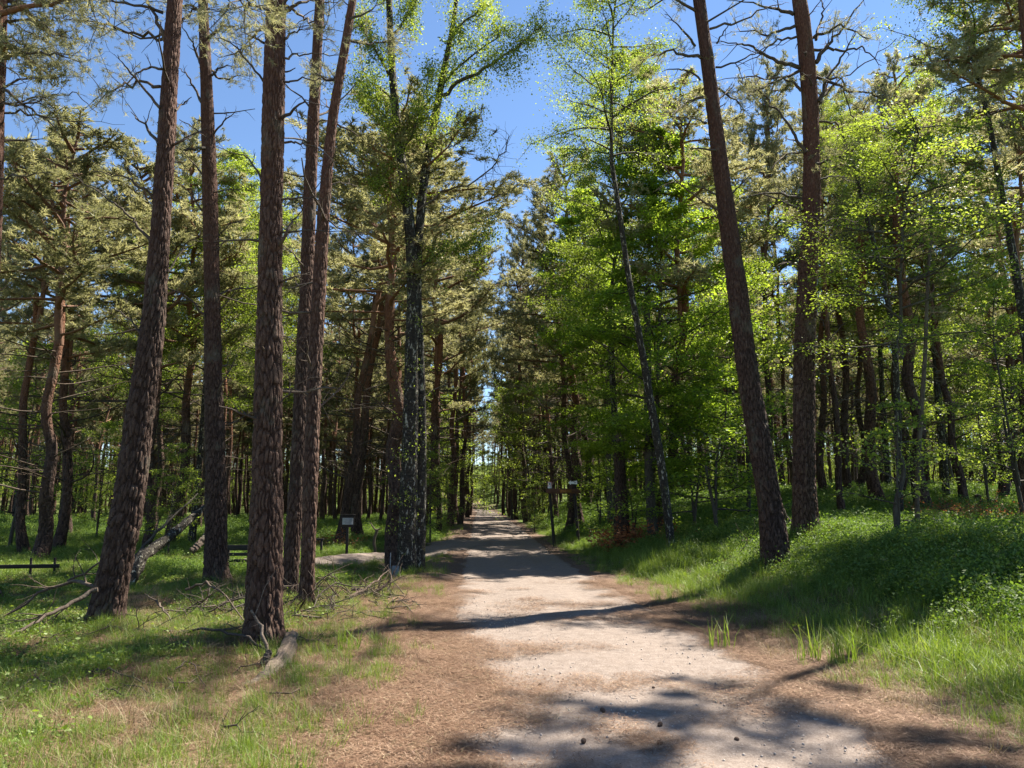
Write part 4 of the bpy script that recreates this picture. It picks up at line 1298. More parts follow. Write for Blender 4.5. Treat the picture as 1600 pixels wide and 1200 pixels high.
def herb_clump(seed, n, h, rad, leaf, mat, stems=8, up=.5, flat=1.0):
    rng = np.random.default_rng(seed); mb = MB(); C = []
    for i in range(stems):
        a = rng.uniform(0, 2 * pi); r = rad * rng.uniform(0, .8)
        tp_, _ = chain(rng, (cos(a) * r, sin(a) * r, -.03), (cos(a) * .4, sin(a) * .4, 1), h * rng.uniform(.6, 1.15), 4, .2, .05)
        tube(mb, tp_, np.linspace(.003, .001, 5), 3, 0, .3, False)
        m = n // stems; ii = rng.integers(1, 5, m)
        C.append(tp_[ii] + rng.normal(0, 1, (m, 3)) * np.array([rad * .28, rad * .28, h * .12]))
    leaves(mb, rng, np.concatenate(C), leaf, up, 0, .62)
    return mb.mesh('herb_clump', [M[mat]])


def needle_patch(seed, n, rad, L, w, mat):
    rng = np.random.default_rng(seed); mb = MB()
    r = rad * np.sqrt(rng.uniform(0, 1, n)); th = rng.uniform(0, 2 * pi, n)
    c = np.stack([np.cos(th) * r, np.sin(th) * r, rng.uniform(.004, .02, n)], 1)
    az = rng.uniform(0, 2 * pi, n); d = np.stack([np.cos(az), np.sin(az), rng.normal(0, .12, n)], 1) * (L * rng.uniform(.5, 1.2, n) / 2)[:, None]
    s = np.stack([-np.sin(az), np.cos(az), 0 * az], 1) * w / 2
    V = np.stack([c - d - s, c - d + s, c + d], 1).reshape(-1, 3)
    mb.add(V, np.arange(3 * n).reshape(-1, 3), 0, rng.uniform(0, 1, n))
    return mb.mesh('needle_patch', [M[mat]])


R_ = np.random.default_rng(99)
def pts_in(n, y0, y1, half=.78, pw=1.6, xmin=None, xmax=None):
    """points in view, denser near"""
    f = R_.uniform(0, 1, n); y = (y0 ** (2 - pw) + f * (y1 ** (2 - pw) - y0 ** (2 - pw))) ** (1 / (2 - pw))
    x = R_.uniform(-1, 1, n) * (y * half + .8)
    return x, y


def keep(x, y, prob, s=None):
    k = R_.uniform(0, 1, len(x)) < prob
    k &= ~on_side_path(x, y, -.1)
    return k


FEET = [(-5.3, 9.6, .33), (-6.0, 15, .3), (-2.9, 8.5, .34), (-3.85, 12.6, .2), (-3.25, 11.6, .2), (5.0, 14, .36), (6.2, 15.6, .38), (-2.4, 17, .33), (-13.0, 20.5, .3)]
G1 = [grass_tuft(1, 34, .20, .10, .0055, 'grass'), grass_tuft(2, 40, .15, .12, .005, 'grass', .5), grass_tuft(3, 26, .27, .08, .006, 'grass', .3)]
G2 = [grass_tuft(11, 34, .10, .14, .004, 'dry', .9), grass_tuft(12, 30, .16, .11, .004, 'dry', .7), grass_tuft(13, 40, .07, .16, .004, 'dry', 1.2)]
B1 = [herb_clump(21, 130, .24, .17, .033, 'berry', 9), herb_clump(22, 150, .30, .19, .036, 'berry', 10), herb_clump(23, 110, .20, .16, .030, 'berry', 8)]
B2 = [herb_clump(31, 70, .09, .15, .024, 'grass', 10, .7), herb_clump(32, 60, .13, .13, .028, 'grass', 8, .6)]
N1 = [needle_patch(41, 190, .22, .065, .0034, 'needle_litter'), needle_patch(42, 170, .2, .075, .0034, 'needle_litter')]

# grass
x, y = pts_in(46000, 3.4, 45, .78, 1.35)
u, v, gr, li = zones(x, y)
n1 = fbm(x * .55, y * .55, 51, 3); n3 = fbm(x * 1.6, y * 1.6, 52, 3)
pr = np.where(u > 0, sst(.2, .9, u + (n3 - .5) * 1.3) * (1 - .93 * sst(2.0, 3.4, u) * sst(7.3, 8.8, y + .25 * (x - 5))) * (.55 + .45 * sst(.4, .55, n1)),
              sst(.4, 1.5, v + (n3 - .5) * 2.2 + .2) * sst(.26, .43, n1) * .95)
pr = pr * ((u > 0) | (v > 0)) * np.clip(1 - (y - 25) / 40, .25, 1)
k = keep(x, y, pr); x, y = x[k], y[k]; u = u[k]
for bx0, by0, br in FEET:
    m = 46; a = R_.uniform(0, 2 * pi, m); rr0 = br * (.95 + .9 * R_.uniform(0, 1, m) ** 1.5)
    x = np.concatenate([x, bx0 + np.cos(a) * rr0]); y = np.concatenate([y, by0 + np.sin(a) * rr0]); u = np.concatenate([u, np.full(m, 1.2 if bx0 > 0 else -1)])
tall = np.where(u > 0, 1.0, .62) * R_.uniform(.6, 1.2, len(x)) * np.where((u > 0) & (u < 1.0), .7, 1) * (1 + .3 * (y > 16))
scatter('grass', G1, x, y, tall, 'green grass growing on the verges and bank', 1)
print('grass', len(x))
# dry grass
x, y = pts_in(30000, 3.4, 40, .78, 1.35)
u, v, gr, li = zones(x, y)
n1 = fbm(x * .55, y * .55, 51, 3); n3 = fbm(x * 1.6, y * 1.6, 53, 3)
pr = np.where(u > 0, sst(.0, .6, u + (n3 - .5)) * (1 - sst(1.8, 3.6, u + (n3 - .5) * 1.5)) * .7 * (1 - .6 * sst(9, 13, y)), sst(.25, 1.2, v + (n3 - .5) * 1.2) * (.65 - .45 * sst(.38, .52, n1)))
pr = pr * ((u > 0) | (v > 0))
k = keep(x, y, pr); x, y = x[k], y[k]
for bx0, by0, br in FEET:
    m = 50; a = R_.uniform(0, 2 * pi, m); rr0 = br * (.9 + 1.3 * R_.uniform(0, 1, m))
    x = np.concatenate([x, bx0 + np.cos(a) * rr0]); y = np.concatenate([y, by0 + np.sin(a) * rr0])
scatter('dry_grass', G2, x, y, R_.uniform(.6, 1.25, len(x)), 'straw-coloured dry grass matted on the verges', 2)
print('dry', len(x))
# bilberry
x, y = pts_in(60000, 5.0, 70, .8, 1.35)
u, v, gr, li = zones(x, y)
n1 = fbm(x * .4, y * .4, 61, 3); n3 = fbm(x * 1.2, y * 1.2, 62, 3)
pr = np.where(u > 0, sst(1.7, 3.0, u + (n3 - .5) * 2) * sst(7.0, 8.4, y + (n3 - .5) * 2 + .25 * (x - 5)) * (.45 + .55 * sst(.35, .5, n1)),
              sst(2.2, 4.0, v + (n3 - .5) * 2) * sst(13.0, 16, y + (n3 - .5) * 4) * sst(.38, .55, n1))
pr = np.maximum(pr, ((u > 0) | (v > 0)) * sst(22, 32, y) * .75 * sst(.8, 2, np.maximum(u, v)))
k = keep(x, y, pr * ((u > .3) | (v > .3))); x, y = x[k], y[k]; u = u[k]
sc_ = np.where(u > 0, 1.0, .8) * R_.uniform(.7, 1.25, len(x)) * (.6 + .85 * fbm(x * 1.1, y * 1.1, 64, 3)) * (1 + .5 * sst(20, 40, y))
scatter('bilberry_shrubs', B1, x, y, sc_, 'low bilberry shrubs covering the bank and wood floor', 3)
print('berry', len(x))
# low herbs
x, y = pts_in(38000, 3.6, 34, .8, 1.35)
u, v, gr, li = zones(x, y)
n1 = fbm(x * .7, y * .7, 71, 3); n3 = fbm(x * 1.9, y * 1.9, 72, 3)
pr = np.where(u > 0, .12 * sst(.8, 2, u), sst(1.4, 2.8, v + (n3 - .5) * 2 - .8 * (1 - sst(6, 10, y))) * sst(.34, .5, n1) * .95)
k = keep(x, y, pr * ((u > 0) | (v > 0))); x, y = x[k], y[k]
scatter('low_herbs', B2, x, y, R_.uniform(.6, 1.4, len(x)), 'low leafy herbs and moss tufts among the grass', 4)
print('herb', len(x))
# fallen needles on the path edges and verges
x, y = pts_in(17000, 3.4, 16, .6, 1.2)
c = path_c(y); w_ = path_w(y); tt_ = (x - c) / w_
n3 = fbm(x * 1.3, y * 1.3, 82, 3)
pr = np.clip(sst(.62, 1.02, np.abs(tt_) + (n3 - .5) * .7) + .22 * sst(.5, .62, n3), 0, 1) * np.where(x - c - w_ > 1.2, 0, 1) * np.where(c - w_ - x > 3.0, .3, 1)
k = keep(x, y, pr); x, y = x[k], y[k]
scatter('leaf_litter', [needle_patch(43, 20, .22, .04, .013, 'needle_litter'), needle_patch(44, 16, .25, .09, .006, 'dry'), needle_patch(45, 22, .2, .03, .012, 'cone_bits')], x[::2] + .05, y[::2], R_.uniform(.6, 1.2, len(x[::2])), 'withered leaf scraps and bark bits among the needles', 9, zoff=.014, tilt=.05, z=terrain(x[::2] + .05, y[::2]) + .006)
scatter('fallen_needles', N1, x, y, R_.uniform(.7, 1.3, len(x)), 'fallen brown pine needles strewn over the path and verge', 5, zoff=.012, tilt=.03, z=terrain(x, y) + .005)
print('needles', len(x))
# pebbles
def pebble(seed):
    rng = np.random.default_rng(seed); mb = MB()
    P = np.array([[0, 0, -.3], [0, 0, 0], [0, 0, .35], [0, 0, .5]]); tube(mb, P, np.array([.5, .62, .4, .15]), 7, 0)
    mb.v = [v_ * rng.uniform(.85, 1.15, v_.shape) for v_ in [np.concatenate(mb.v)]]
    mb2 = mb.mesh('pebble', [M['stone']]); return mb2
x, y = pts_in(9000, 3.4, 13, .6, 1.1)
c = path_c(y); w_ = path_w(y); k = np.abs(x - c) < w_ * .95; x, y = x[k], y[k]
scatter('gravel', [pebble(1), pebble(2)], x, y, .005 + .014 * R_.uniform(0, 1, len(x)) ** 3, 'small loose stones on the path', 6, z=terrain(x, y) + .008)

# far wood: one mass of simple pines beyond the ones built singly
x = R_.uniform(-1, 1, 2100); y = R_.uniform(0, 1, 2100)
y = 55 + 130 * y; x = x * (y * .85 + 8)
lat = x - path_c(y); k = (np.abs(lat) > np.interp(y, [55, 90, 110], [2.6, 2.0, 1.6])) & ((y > 74) | (R_.uniform(0, 1, len(x)) < .35)); x, y = x[k], y[k]
def whole(var):
    tm, bm_, cm, c = var; mb = MB()
    me = bpy.data.meshes.new('far_pine')
    import bmesh
    b = bmesh.new()
    for src, off, mi in ((tm, (0, 0, 0), 0), (bm_, (0, 0, 0), 1), (cm, c, 2)):
        n0 = len(b.verts); f0 = len(b.faces); b.from_mesh(src)
        b.verts.ensure_lookup_table(); b.faces.ensure_lookup_table()
        for vv in b.verts[n0:]: vv.co += Vector(off)
        for ff in b.faces[f0:]: ff.material_index = mi + (ff.material_index if mi == 2 else 0)
    b.to_mesh(me); b.free()
    for m in ('bark', 'dead', 'limb', 'needle'): me.materials.append(M[m])
    return me
scatter('distant_pine_wood', [whole(q) for q in PLOW], x, y, R_.uniform(.85, 1.15, len(x)), 'distant mass of pines closing the view', 7, tilt=.02)
x = R_.uniform(-1, 1, 330); y = 82 + 70 * R_.uniform(0, 1, 330); x = x * (y * .8)
lat = x - path_c(y); k = (np.abs(lat) > np.interp(y, [80, 110, 118], [3.4, 2.4, 0])); x, y = x[k], y[k]
scatter('distant_undergrowth', [UND[0], UND[1]], x, y, R_.uniform(.7, 1.5, len(x)), 'distant leafy undergrowth between the pines', 8, tilt=.03)


# ---------------------------------------------------------------- small built things
def ground_pt(px, D):
    x = xg(px, D); return x, D, hz(x, D)


# notice board on a post
x, y, z = ground_pt(542, 22.0)
x = at(542, 852, 22.0)[0]
t = thing('notice_board', 'black notice board with a pale printed panel on a single post left of the birch', 'sign', (x, y, z), .12)
def px2m(p, D): return p * D / FPX
H = px2m(852 - 790, 22)
mb = MB(); box(mb, (0, 0, H * .45 - .15), (.075, .075, H * .9 + .3), 0, .5, bev=.008); link('post', mb.mesh('post', [M['black_wood']]), t)
mb = MB(); box(mb, (0, -.055, H * .83), (.37, .035, .34), 0, .5, bev=.006); link('board', mb.mesh('board', [M['black_wood']]), t)
mb = MB(); box(mb, (0.01, -.078, H * .83), (.31, .008, .19)); fr = link('panel', mb.mesh('panel', [M['sign_face']]), t)
mb = MB()
for k in range(5): box(mb, (0.01 + [0, .02, 0, -.02, .0][k], -.084, H * .83 + .065 - k * .031), ([.24, .2, .26, .22, .16][k], .003, .007))
link('print_lines', mb.mesh('print_lines', [M['sign_dark']]), fr)
mb = MB(); box(mb, (0, -.06, H * .83 + .185), (.42, .12, .03), 0, .5, bev=.005); link('rain_cap', mb.mesh('rain_cap', [M['black_wood']]), t)

# crooked post
x, y, z = ground_pt(586, 24.0)
t = thing('crooked_post', 'crooked dark branch post with a forked top right of the notice board', 'post', (x, y, z))
mb = MB(); tube(mb, [(0, 0, -.2), (.0, 0, .12), (-.05, 0, .3), (-.03, 0, .48), (.03, 0, .66), (.03, 0, .74)], [.05, .05, .05, .045, .05, .04], 8); link('post', mb.mesh('post', [M['dead']]), t)
for q in ([(.03, 0, .68), (-.1, .02, .82), (-.18, .02, .95)], [(.03, 0, .68), (.1, 0, .74), (.2, 0, .78)]):
    mb = MB(); tube(mb, q, [.03, .022, .012], 6); link('prong', mb.mesh('prong', [M['dead']]), t)

# small grey marker by the birch
x, y, z = ground_pt(613, 16.3)
t = thing('marker_post', 'thin grey metal stake with a small block at the forked birch foot', 'marker', (x, y, z), .2)
mb = MB(); box(mb, (-.05, 0, .18), (.02, .02, .72), bev=.003); link('stake', mb.mesh('stake', [M['grey_metal']]), t)
mb = MB(); box(mb, (.06, .02, .09), (.16, .1, .34), bev=.012); link('block', mb.mesh('block', [M['grey_metal']]), t)

# slatted railing/bench behind the thick pine
x, y, z = ground_pt(376, 18.5)
t = thing('slatted_bench', 'dark slatted wooden bench back standing between the slim straight pine and the thickest pine', 'bench', (x, y, z), .05)
for sx_ in (-.32, .36):
    mb = MB(); box(mb, (sx_, .03, .2), (.06, .06, .72), bev=.006); link('post', mb.mesh('post', [M['black_wood']]), t)
for k, (zz_, hh) in enumerate(((.52, .13), (.36, .075), (.21, .07), (.08, .08))):
    mb = MB(); box(mb, (.0, -.03, zz_), (.84, .05, hh), bev=.008); link('slat', mb.mesh('slat', [M['black_wood']]), t)
mb = MB(); box(mb, (0, -.2, .07), (.84, .3, .05), bev=.008); link('seat', mb.mesh('seat', [M['black_wood']]), t)

# small rail by the side path
x, y, z = ground_pt(493, 22)
t = thing('wooden_rail', 'short black wooden rail beyond the pair of slim pines by the side path', 'railing', (x, y, z), 0)
for sx_ in (-.22, .16):
    mb = MB(); box(mb, (sx_, 0, .17), (.06, .06, .54), bev=.006); link('post', mb.mesh('post', [M['black_wood']]), t)
mb = MB(); box(mb, (-.03, 0, .462), (.5, .07, .045), bev=.006); link('rail', mb.mesh('rail', [M['black_wood']]), t)

# low rail at the far left edge
x, y, z = ground_pt(20, 16.0)
t = thing('low_rail', 'low dark wooden rail on short stakes at the far left edge', 'railing', (x, y, z), .18)
for sx_ in (-1.2, -.3, .32, .78):
    mb = MB(); tube(mb, [(sx_, 0, -.2), (sx_ + .01, 0, .1), (sx_, 0, .26 + .1 * (sx_ > 0))], [.03, .028, .025], 7); link('stake', mb.mesh('stake', [M['black_wood']]), t)
mb = MB(); box(mb, (-.3, -.05, .19), (2.4, .06, .08), bev=.01); link('rail', mb.mesh('rail', [M['black_wood']]), t)

# wooden sign frame right of the path
D = 27.0
xa = at(866, 830, D)[0]; xb = at(904, 826, D)[0]; x = (xa + xb) / 2; z = hz(x, D)
t = thing('sign_frame', 'dark wooden sign frame with two leaning posts and a brown beam right of the path', 'sign', (x, D, z))
hw = (xb - xa) / 2; Hs = at(880, 766, D)[2] - z
for sx_, ln_ in ((-hw, -.16), (hw, -.14)):
    mb = MB(); tube(mb, [(sx_, 0, -.25), (sx_, 0, .0), (sx_ + ln_, 0, Hs + .06)], [.062, .06, .05], 8); link('post', mb.mesh('post', [M['black_wood']]), t)
mb = MB(); box(mb, (-.10, -.075, Hs - .03), (px2m(54, D), .05, .17), bev=.01); bm1 = link('beam', mb.mesh('beam', [M['brown_wood']]), t)
mb = MB(); box(mb, (-.02, -.104, Hs - .03), (.42, .008, .11)); link('faded_panel', mb.mesh('faded_panel', [M['orange']]), bm1)
mb = MB(); box(mb, (-hw - .15, -.05, Hs + .19), (.15, .015, .24)); q = link('small_sign', mb.mesh('small_sign', [M['sign_white']]), t)
mb = MB(); box(mb, (-hw - .15, -.0605, Hs + .19 + .105), (.14, .004, .022)); box(mb, (-hw - .15, -.0605, Hs + .19 - .04), (.14, .004, .014))
box(mb, (-hw - .213, -.0605, Hs + .225), (.014, .004, .12)); box(mb, (-hw - .087, -.0605, Hs + .225), (.014, .004, .12))
link('red_border', mb.mesh('red_border', [M['sign_red']]), q)
mb = MB(); box(mb, (-hw - .15, -.0605, Hs + .225), (.035, .004, .08)); link('symbol', mb.mesh('symbol', [M['sign_dark']]), q)
# arrow sign
ax = hw - .17; az_ = Hs + .27
mb = MB()
out = [(-.19, 0), (-.09, .085), (-.09, .04), (.14, .075), (.14, -.06), (-.09, -.04), (-.09, -.085)]
Vf = [(ax + a, -.06, az_ + b) for a, b in out] + [(ax + a, -.045, az_ + b) for a, b in out]
mb.add(Vf, [(0, 1, 2), (0, 2, 5), (0, 5, 6), (2, 3, 4), (2, 4, 5), (7, 9, 8), (7, 12, 9), (7, 13, 12), (9, 11, 10), (9, 12, 11)])
mb.add(Vf, [(i, i + 7, (i + 1) % 7 + 7, (i + 1) % 7) for i in range(7)])
link('arrow_sign', mb.mesh('arrow_sign', [M['sign_white']], False), t)
mb = MB(); box(mb, (ax + .02, -.064, az_ + .03), (.16, .004, .012), ry=.5); link('arrow_mark', mb.mesh('arrow_mark', [M['sign_dark']]), t)
mb = MB(); tube(mb, [(hw - .13, -.02, Hs), (hw - .14, -.02, Hs + .3)], [.022, .02], 6); link('sign_stalk', mb.mesh('sign_stalk', [M['black_wood']]), t)

# broken stump with withered leaves at its foot
D = 23.5; x = at(972, 815, D)[0]; z = hz(x, D)
t = thing('broken_stump', 'tall broken reddish tree stump beside the withered orange foliage', 'stump', (x, D, z))
top = at(970, 690, D)[2] - z
me, C, rr = trunk_mesh([(0, 0, -.2), (.0, 0, top * .35), (-.03, 0, top * .7), (-.02, 0, top)], [.26, .21, .19, .15], 61, ds=.06, nth=40, plate=(.07, .2), depth=.02, mat='bark', flare=.3, base=.2)
link('trunk', me, t)
rng = np.random.default_rng(61); mb = MB()
for k in range(9):
    a = k * .7; tube(mb, [(cos(a) * .1, sin(a) * .1, top - .05), (cos(a) * .12 - .03, sin(a) * .12, top + rng.uniform(.02, .32))], [.045, .006], 4, 0)
link('splintered_top', mb.mesh('splintered_top', [M['grey_wood']], False), t)
mb = MB(); rng = np.random.default_rng(62); C = []
for k in range(46):
    a = rng.uniform(0, 6.28); tp_, _ = chain(rng, (rng.normal(0, .5), rng.normal(0, .3), 0), (cos(a), sin(a), .9), rng.uniform(.4, .95), 5, .2, -.05)
    tube(mb, tp_, np.linspace(.008, .003, 6), 3, 0, .5, False); C.append(tp_[rng.integers(1, 6, 60)] + rng.normal(0, .09, (60, 3)))
leaves(mb, rng, np.concatenate(C), .075, .4, 1)
bx_ = at(1000, 808, 22.5)
o = link('withered_bush', mb.mesh('withered_bush', [M['dead'], M['brown_leaf']]), None, (bx_[0], 22.5, hz(bx_[0], 22.5) + .02), (0, 0, 0), (1.3, 1, 1))
tag(o, 'withered bush of orange-brown leaves at the foot of the broken stump', 'bush')

# little cut stump in the sun at right
x, y, z = ground_pt(1529, 26)
t = thing('cut_stump', 'little dark cut stump on the sunny slope near the right edge', 'stump', (x, y, z))
mb = MB(); tube(mb, [(0, 0, -.15), (0, 0, .1), (0, 0, .36)], [.14, .11, .1], 12); link('trunk', mb.mesh('stump_trunk', [M['bark']]), t)
mb = MB(); tube(mb, [(0, 0, .35), (0, 0, .375)], [.085, .085], 12); link('cut_face', mb.mesh('cut_face', [M['grey_wood']]), t)


def fallen_branch(name, label, pts, r0, r1=.006, seed=0, twigs=6, mat='dead', cat='branch', lift=.02, tl=(.2, .6), ns=7, group=None):
    """a branch lying over the ground: pts are (px, py, D, height above the ground or None)"""
    rng = np.random.default_rng(seed); P = []
    for px_, D, hgt in pts:
        x = xg(px_, D); P.append((x, D, hz(x, D) + hgt + lift))
    P = np.array(P); n = len(P); o = P[0] * 1
    q = np.linspace(0, n - 1, (n - 1) * 4 + 1)
    Q = np.stack([np.interp(q, np.arange(n), P[:, i]) for i in range(3)], 1)
    jit = rng.normal(0, .012, Q.shape); Q += jit
    R = np.linspace(r0, r1, len(Q))
    mb = MB(); tube(mb, rel(Q, o), R, ns, 0)
    for j in range(twigs):
        a = rng.integers(2, len(Q) - 1)
        d = nrm(Q[a] - Q[a - 1]) + rng.normal(0, .6, 3) + np.array([0, 0, .15])
        tp_, _ = chain(rng, Q[a], d, rng.uniform(*tl), 4, .2)
        tube(mb, rel(tp_, o), np.linspace(R[a] * .5, .002, 5), 4, 0, .5, False)
        tp2, _ = chain(rng, tp_[2], d + rng.normal(0, .7, 3), rng.uniform(*tl) * .5, 3, .2)
        tube(mb, rel(tp2, o), np.linspace(R[a] * .3, .002, 4), 3, 0, .5, False)
    ob = link(name, mb.mesh(name, [M[mat]]), None, tuple(o))
    tag(ob, label, cat, group); return ob


fallen_branch('fallen_branch', 'upper dead branch arching down left from the leaning pine foot', [(150, 9.5, .42), (110, 9.8, .50), (60, 9.7, .36), (12, 9.6, .12)], .028, .012, 1, 5)
fallen_branch('fallen_branch', 'lower dead branch sloping down left beside the leaning pine foot', [(148, 9.3, .42), (110, 9.1, .30), (70, 8.8, .16), (30, 8.5, .06), (0, 8.2, .0)], .03, .012, 2, 6)
fallen_branch('fallen_branch', 'thin forked branch behind the leaning pine, rising to the right', [(100, 10.6, .42), (130, 10.6, .58), (160, 10.7, .8)], .02, .01, 3, 4)
fallen_branch('fallen_branch', 'long thin branch lying between the leaning pine and the thickest pine', [(120, 9.3, .02), (200, 9.0, .03), (260, 8.8, .02), (330, 8.4, .10), (385, 8.2, .16), (412, 8.1, .05)], .016, .014, 4, 8)
fallen_branch('fallen_branch', 'arching twiggy branch left of the thickest pine', [(290, 11.2, .25), (320, 11, .38), (350, 10.6, .26), (385, 9.8, .05)], .02, .008, 5, 9)
fallen_branch('leaning_stick', 'bare grey stick leaning against the thickest pine foot', [(418, 8.0, .0), (408, 8.05, .22), (392, 8.15, .44)], .024, .012, 6, 1, 'grey_wood', 'stick')
fallen_branch('fallen_branch', 'dead twiggy branch on the bare soil between the left pines and the birch', [(540, 12.5, .05), (565, 12.8, .12), (590, 13.4, .28), (608, 13.8, .4)], .03, .01, 7, 7)
fallen_branch('fallen_branch', 'second dead branch crossing in the brush pile before the birch', [(552, 13.4, .14), (572, 13.0, .10), (598, 12.6, .02)], .03, .01, 8, 6)
fallen_branch('fallen_branch', 'small upright stick pair rising by the birch foot', [(606, 13.9, .02), (612, 14.0, .2), (604, 14.1, .42)], .015, .006, 9, 2)
fallen_branch('fallen_stick', 'short pale peeled stick lying on the path verge at bottom right', [(1530, 4.75, .0), (1548, 4.70, .01), (1575, 4.6, .0)], .014, .008, 10, 1, 'grey_wood', 'stick', .03, (.03, .08))
fallen_branch('fallen_stick', 'small broken stick stuck in the grass left of the thickest pine', [(246, 10.0, .2), (258, 9.9, .1), (272, 9.8, .0)], .012, .008, 11, 0, 'grey_wood', 'stick')
fallen_branch('fallen_branch', 'bare curved branch in the shade at the leaning right pine foot', [(1150, 15.6, .05), (1166, 15.5, .22), (1170, 15.4, .34), (1160, 15.4, .38)], .014, .006, 12, 2, 'grey_wood')
fallen_branch('fallen_branch', 'leaning dead stem in the gap between the two near right pines', [(1246, 16.8, .0), (1232, 16.6, .35), (1218, 16.4, .75)], .05, .035, 13, 1)
for k in range(9):
    rr_ = np.random.default_rng(300 + k); a = rr_.uniform(500, 640); D0 = rr_.uniform(9.8, 12.5)
    fallen_branch('fallen_twig', 'thin dead twig in the litter of bare soil left of the path', [(a, D0, .01), (a + rr_.uniform(15, 40), D0 + rr_.uniform(-.5, .5), .05), (a + rr_.uniform(45, 80), D0 + rr_.uniform(-.8, .8), .02)], .012, .005, 300 + k, 3, 'dead', 'twig', .02, (.1, .3), 5, 'twigs littering the soil left of the path')
for k in range(14):
    rr_ = np.random.default_rng(330 + k); a = rr_.uniform(0, 430); D0 = rr_.uniform(5.2, 9.0)
    fallen_branch('fallen_twig', 'thin dead twig lying in the grass at bottom left', [(a, D0, .02), (a + rr_.uniform(15, 50), D0 + rr_.uniform(-.4, .4), .08), (a + rr_.uniform(55, 110), D0 + rr_.uniform(-.6, .6), .03)], .009, .004, 330 + k, 4, 'dead', 'twig', .02, (.08, .25), 5, 'twigs in the grass at bottom left')

# pale rotten log at the foot of the thickest pine
def log_thing(name, label, P, R, seed, mat, cat='log', depth=.012, plate=(.05, .3)):
    P = np.asarray(P, float); o = P[0].copy()
    mb = MB(); n = 170; s = np.linspace(0, len(P) - 1, n)
    C = np.stack([np.interp(s, np.arange(len(P)), P[:, i]) for i in range(3)], 1)
    for _ in range(40): C[1:-1] = (C[:-2] + C[1:-1] * 2 + C[2:]) / 4
    rr = np.interp(s, np.arange(len(P)), R)
    T = nrm(np.gradient(C, axis=0)); A = nrm(np.cross(T, (0, 0, 1.))); B = np.cross(T, A); nth = 44
    th = np.arange(nth) * 2 * pi / nth; TH, S = np.meshgrid(th, np.arange(n) / 20.)
    RR = rr[:, None] * (1 + .20 * (vnoise(TH / (2 * pi) * 26, S * 1.2, seed + 8, 26) - .5) - .30 * sst(.72, .8, vnoise(TH / (2 * pi) * 9, S * 1.4, seed + 6, 9)) + .22 * (vnoise(TH / (2 * pi) * 8, S * .8, seed, 8) - .5) + .22 * (vnoise(TH / (2 * pi) * 14, S * .4, seed + 2, 14) - .5) + .35 * (vnoise(TH / (2 * pi) * 5, S * 2.2, seed + 5, 5) - .5))
    V = C[:, None] + RR[..., None] * (np.cos(TH)[..., None] * A[:, None] + np.sin(TH)[..., None] * B[:, None])
    i = np.arange(n - 1)[:, None] * nth; j = np.arange(nth)[None]; j2 = (j + 1) % nth
    mb.add(rel(V.reshape(-1, 3), o), np.stack([i + j, i + j2, i + nth + j2, i + nth + j], -1).reshape(-1, 4))
    for e in (0, n - 1):
        ring = V[e]; q = np.vstack([ring, C[e] - (T[e] * .01 if e == 0 else -T[e] * .01)])
        mb.add(rel(q, o), [[a, (a + 1) % nth, nth] if e else [(a + 1) % nth, a, nth] for a in range(nth)])
    ob = link(name, mb.mesh(name, [M[mat]]), None, tuple(o)); tag(ob, label, cat); return ob


def gp(px, D, up): x, y, z = ground_pt(px, D); return (x, y, z + up)
log_thing('fallen_log', 'pale weathered log curving over the grass at the foot of the thickest pine', [gp(455, 8.6, .08), gp(448, 8.0, .06), gp(437, 7.45, .06), gp(418, 7.05, .03), gp(385, 6.8, .0), gp(352, 6.65, -.03)], [.085, .08, .09, .07, .045, .03], 5, 'grey_wood')
log_thing('rotten_root', 'broken upright root end of the weathered log, dark hollow side', [gp(410, 7.5, -.05), gp(413, 7.5, .09), gp(420, 7.55, .18)], [.05, .045, .025], 8, 'dead', 'root')
# fallen lichen-covered birch leaning up to the right behind the leaning pine
log_thing('fallen_birch_log', 'lichen-covered fallen birch trunk leaning up to the right behind the leaning pine', [gp(200, 14.5, .03), at(222, 868, 14.9), at(262, 842, 15.6), at(292, 815, 16.2), at(322, 790, 16.8)], [.11, .105, .09, .075, .05], 9, 'birch')
fallen_branch('fallen_branch', 'thin upper limb rising right above the fallen birch trunk', [(205, 15.2, .45), (240, 15.6, .95), (270, 16, 1.35), (300, 16.4, 1.75)], .04, .012, 21, 6, 'leaflimb')
log_thing('lying_log', 'dark lying log in the shade left behind the slim straight pine', [at(300, 862, 19), at(318, 842, 19.3), at(330, 825, 19.6)], [.09, .08, .05], 12, 'dead')

# brush piles
def brush(label, px0, px1, D, hgt, n, seed, brown=0):
    rng = np.random.default_rng(seed)
    x0 = (px0 - 800) / FPX * D; x1 = (px1 - 800) / FPX * D; xm = (x0 + x1) / 2; o = np.array([xm, D, hz(xm, D)])
    mb = MB(); C = []
    for k in range(n):
        x = rng.uniform(x0, x1); y = D + rng.normal(0, .35)
        a = rng.uniform(0, 6.28)
        tp_, _ = chain(rng, (x, y, hz(x, y) + rng.uniform(0, hgt * .5)), (cos(a), sin(a), rng.uniform(0, .6)), rng.uniform(.4, 1.3), 5, .2, -.08)
        tube(mb, rel(tp_, o), np.linspace(.014, .003, 6) * rng.uniform(.6, 1.5), 4, 0, .5, False)
        for q in range(4):
            t2, _ = chain(rng, tp_[rng.integers(1, 5)], rng.normal(0, 1, 3), rng.uniform(.15, .45), 3, .2); tube(mb, rel(t2, o), np.linspace(.006, .002, 4), 3, 0, .5, False)
            if brown: C.append(rel(t2[rng.integers(1, 4, brown)] + rng.normal(0, .07, (brown, 3)), o))
    if C: leaves(mb, rng, np.concatenate(C), .045, .4, 1)
    ob = link('brush_pile', mb.mesh('brush_pile', [M['dead'], M['brown_leaf']]), None, tuple(o)); tag(ob, label, 'brushwood', kind=None); return ob


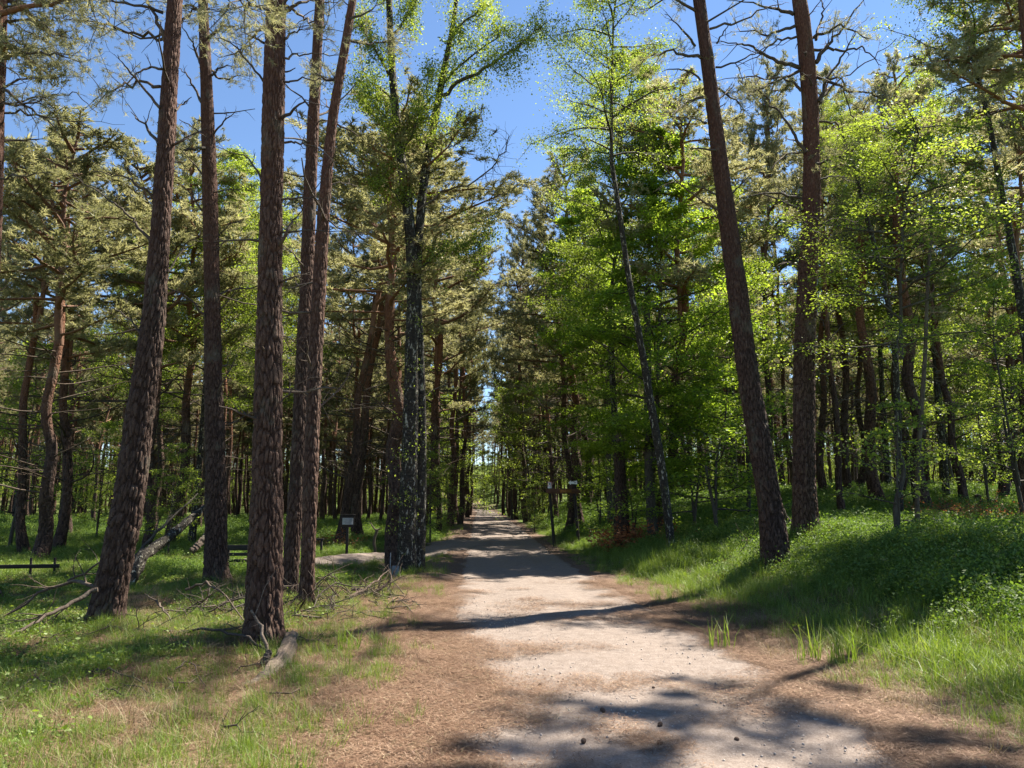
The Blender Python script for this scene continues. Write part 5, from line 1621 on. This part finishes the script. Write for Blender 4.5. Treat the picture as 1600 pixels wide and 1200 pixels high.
brush('tangle of dead brushwood on the slope behind the right saplings', 1440, 1600, 19.5, .35, 60, 1, 10)
brush('reddish dead brush at the base of the broad dark pine right of the saplings', 1440, 1500, 21.5, .5, 36, 2, 14)
brush('low tangle of dead twigs at the foot of the pair of slim left pines', 430, 540, 11.2, .15, 30, 3)
brush('dark dead twigs heaped left of the thickest pine', 290, 385, 10.6, .2, 26, 4)
brush('dead brush beyond the side path near the notice board', 495, 560, 26, .35, 30, 5, 12)
brush('heap of dry twigs on the needle bank before the forked birch', 535, 640, 12.6, .12, 24, 6)

# tall grass blades and a broad leaf at the path bend
def blades(label, px, D, n, h, seed, w=.012):
    x, y, z = ground_pt(px, D)
    o = link('grass_clump', grass_tuft(seed, n, h, .14, w, 'grass', .3, .35), None, (x, y, z)); tag(o, label, 'grass')
blades('tall bright grass clump on the path bend below the dark bilberries', 1262, 7.9, 30, .40, 401)
blades('tall grass blades right of the path-bend clump', 1320, 7.7, 26, .42, 402)
blades('tall grass tuft before the darkest bilberries further right', 1445, 7.7, 26, .36, 403)
blades('broad-bladed grass clump leaning over the gravel edge', 1130, 8.6, 22, .34, 404)
blades('long grass tuft on the left verge near the weathered log', 545, 8.2, 24, .36, 405)

# cones on the path
def cone_mesh():
    mb = MB(); n = 9; z = np.linspace(-.5, .5, n); r = .36 * np.sqrt(np.clip(1 - (z * 1.8) ** 2 * .95, .02, 1)) * (1 + .22 * (np.arange(n) % 2))
    tube(mb, np.stack([z, 0 * z, 0 * z], 1), r, 9, 0); return mb.mesh('pine_cone', [M['cone']], False)
cm_ = cone_mesh(); first = None
for k, (px_, py_) in enumerate([(757, 1114), (1018, 1112), (1017, 1137), (842, 1056), (934, 1092), (712, 1076), (695, 1060), (1078, 950), (1130, 1133), (1172, 1175), (905, 1135), (620, 1150), (1010, 1060), (775, 1170)]):
    D = 1.6 * FPX / (py_ - 787) * 1.0; x = (px_ - 800) / FPX * D
    o = link('pine_cone', cm_, None, (x, D, hz(x, D) + .02), (rngP.uniform(0, 1), rngP.uniform(0, .5), rngP.uniform(0, 6.28)), .045 * rngP.uniform(.7, 1.1))
    tag(o, 'small dark pine cone lying on the gravel path', 'pine cone', 'pine cones on the path')
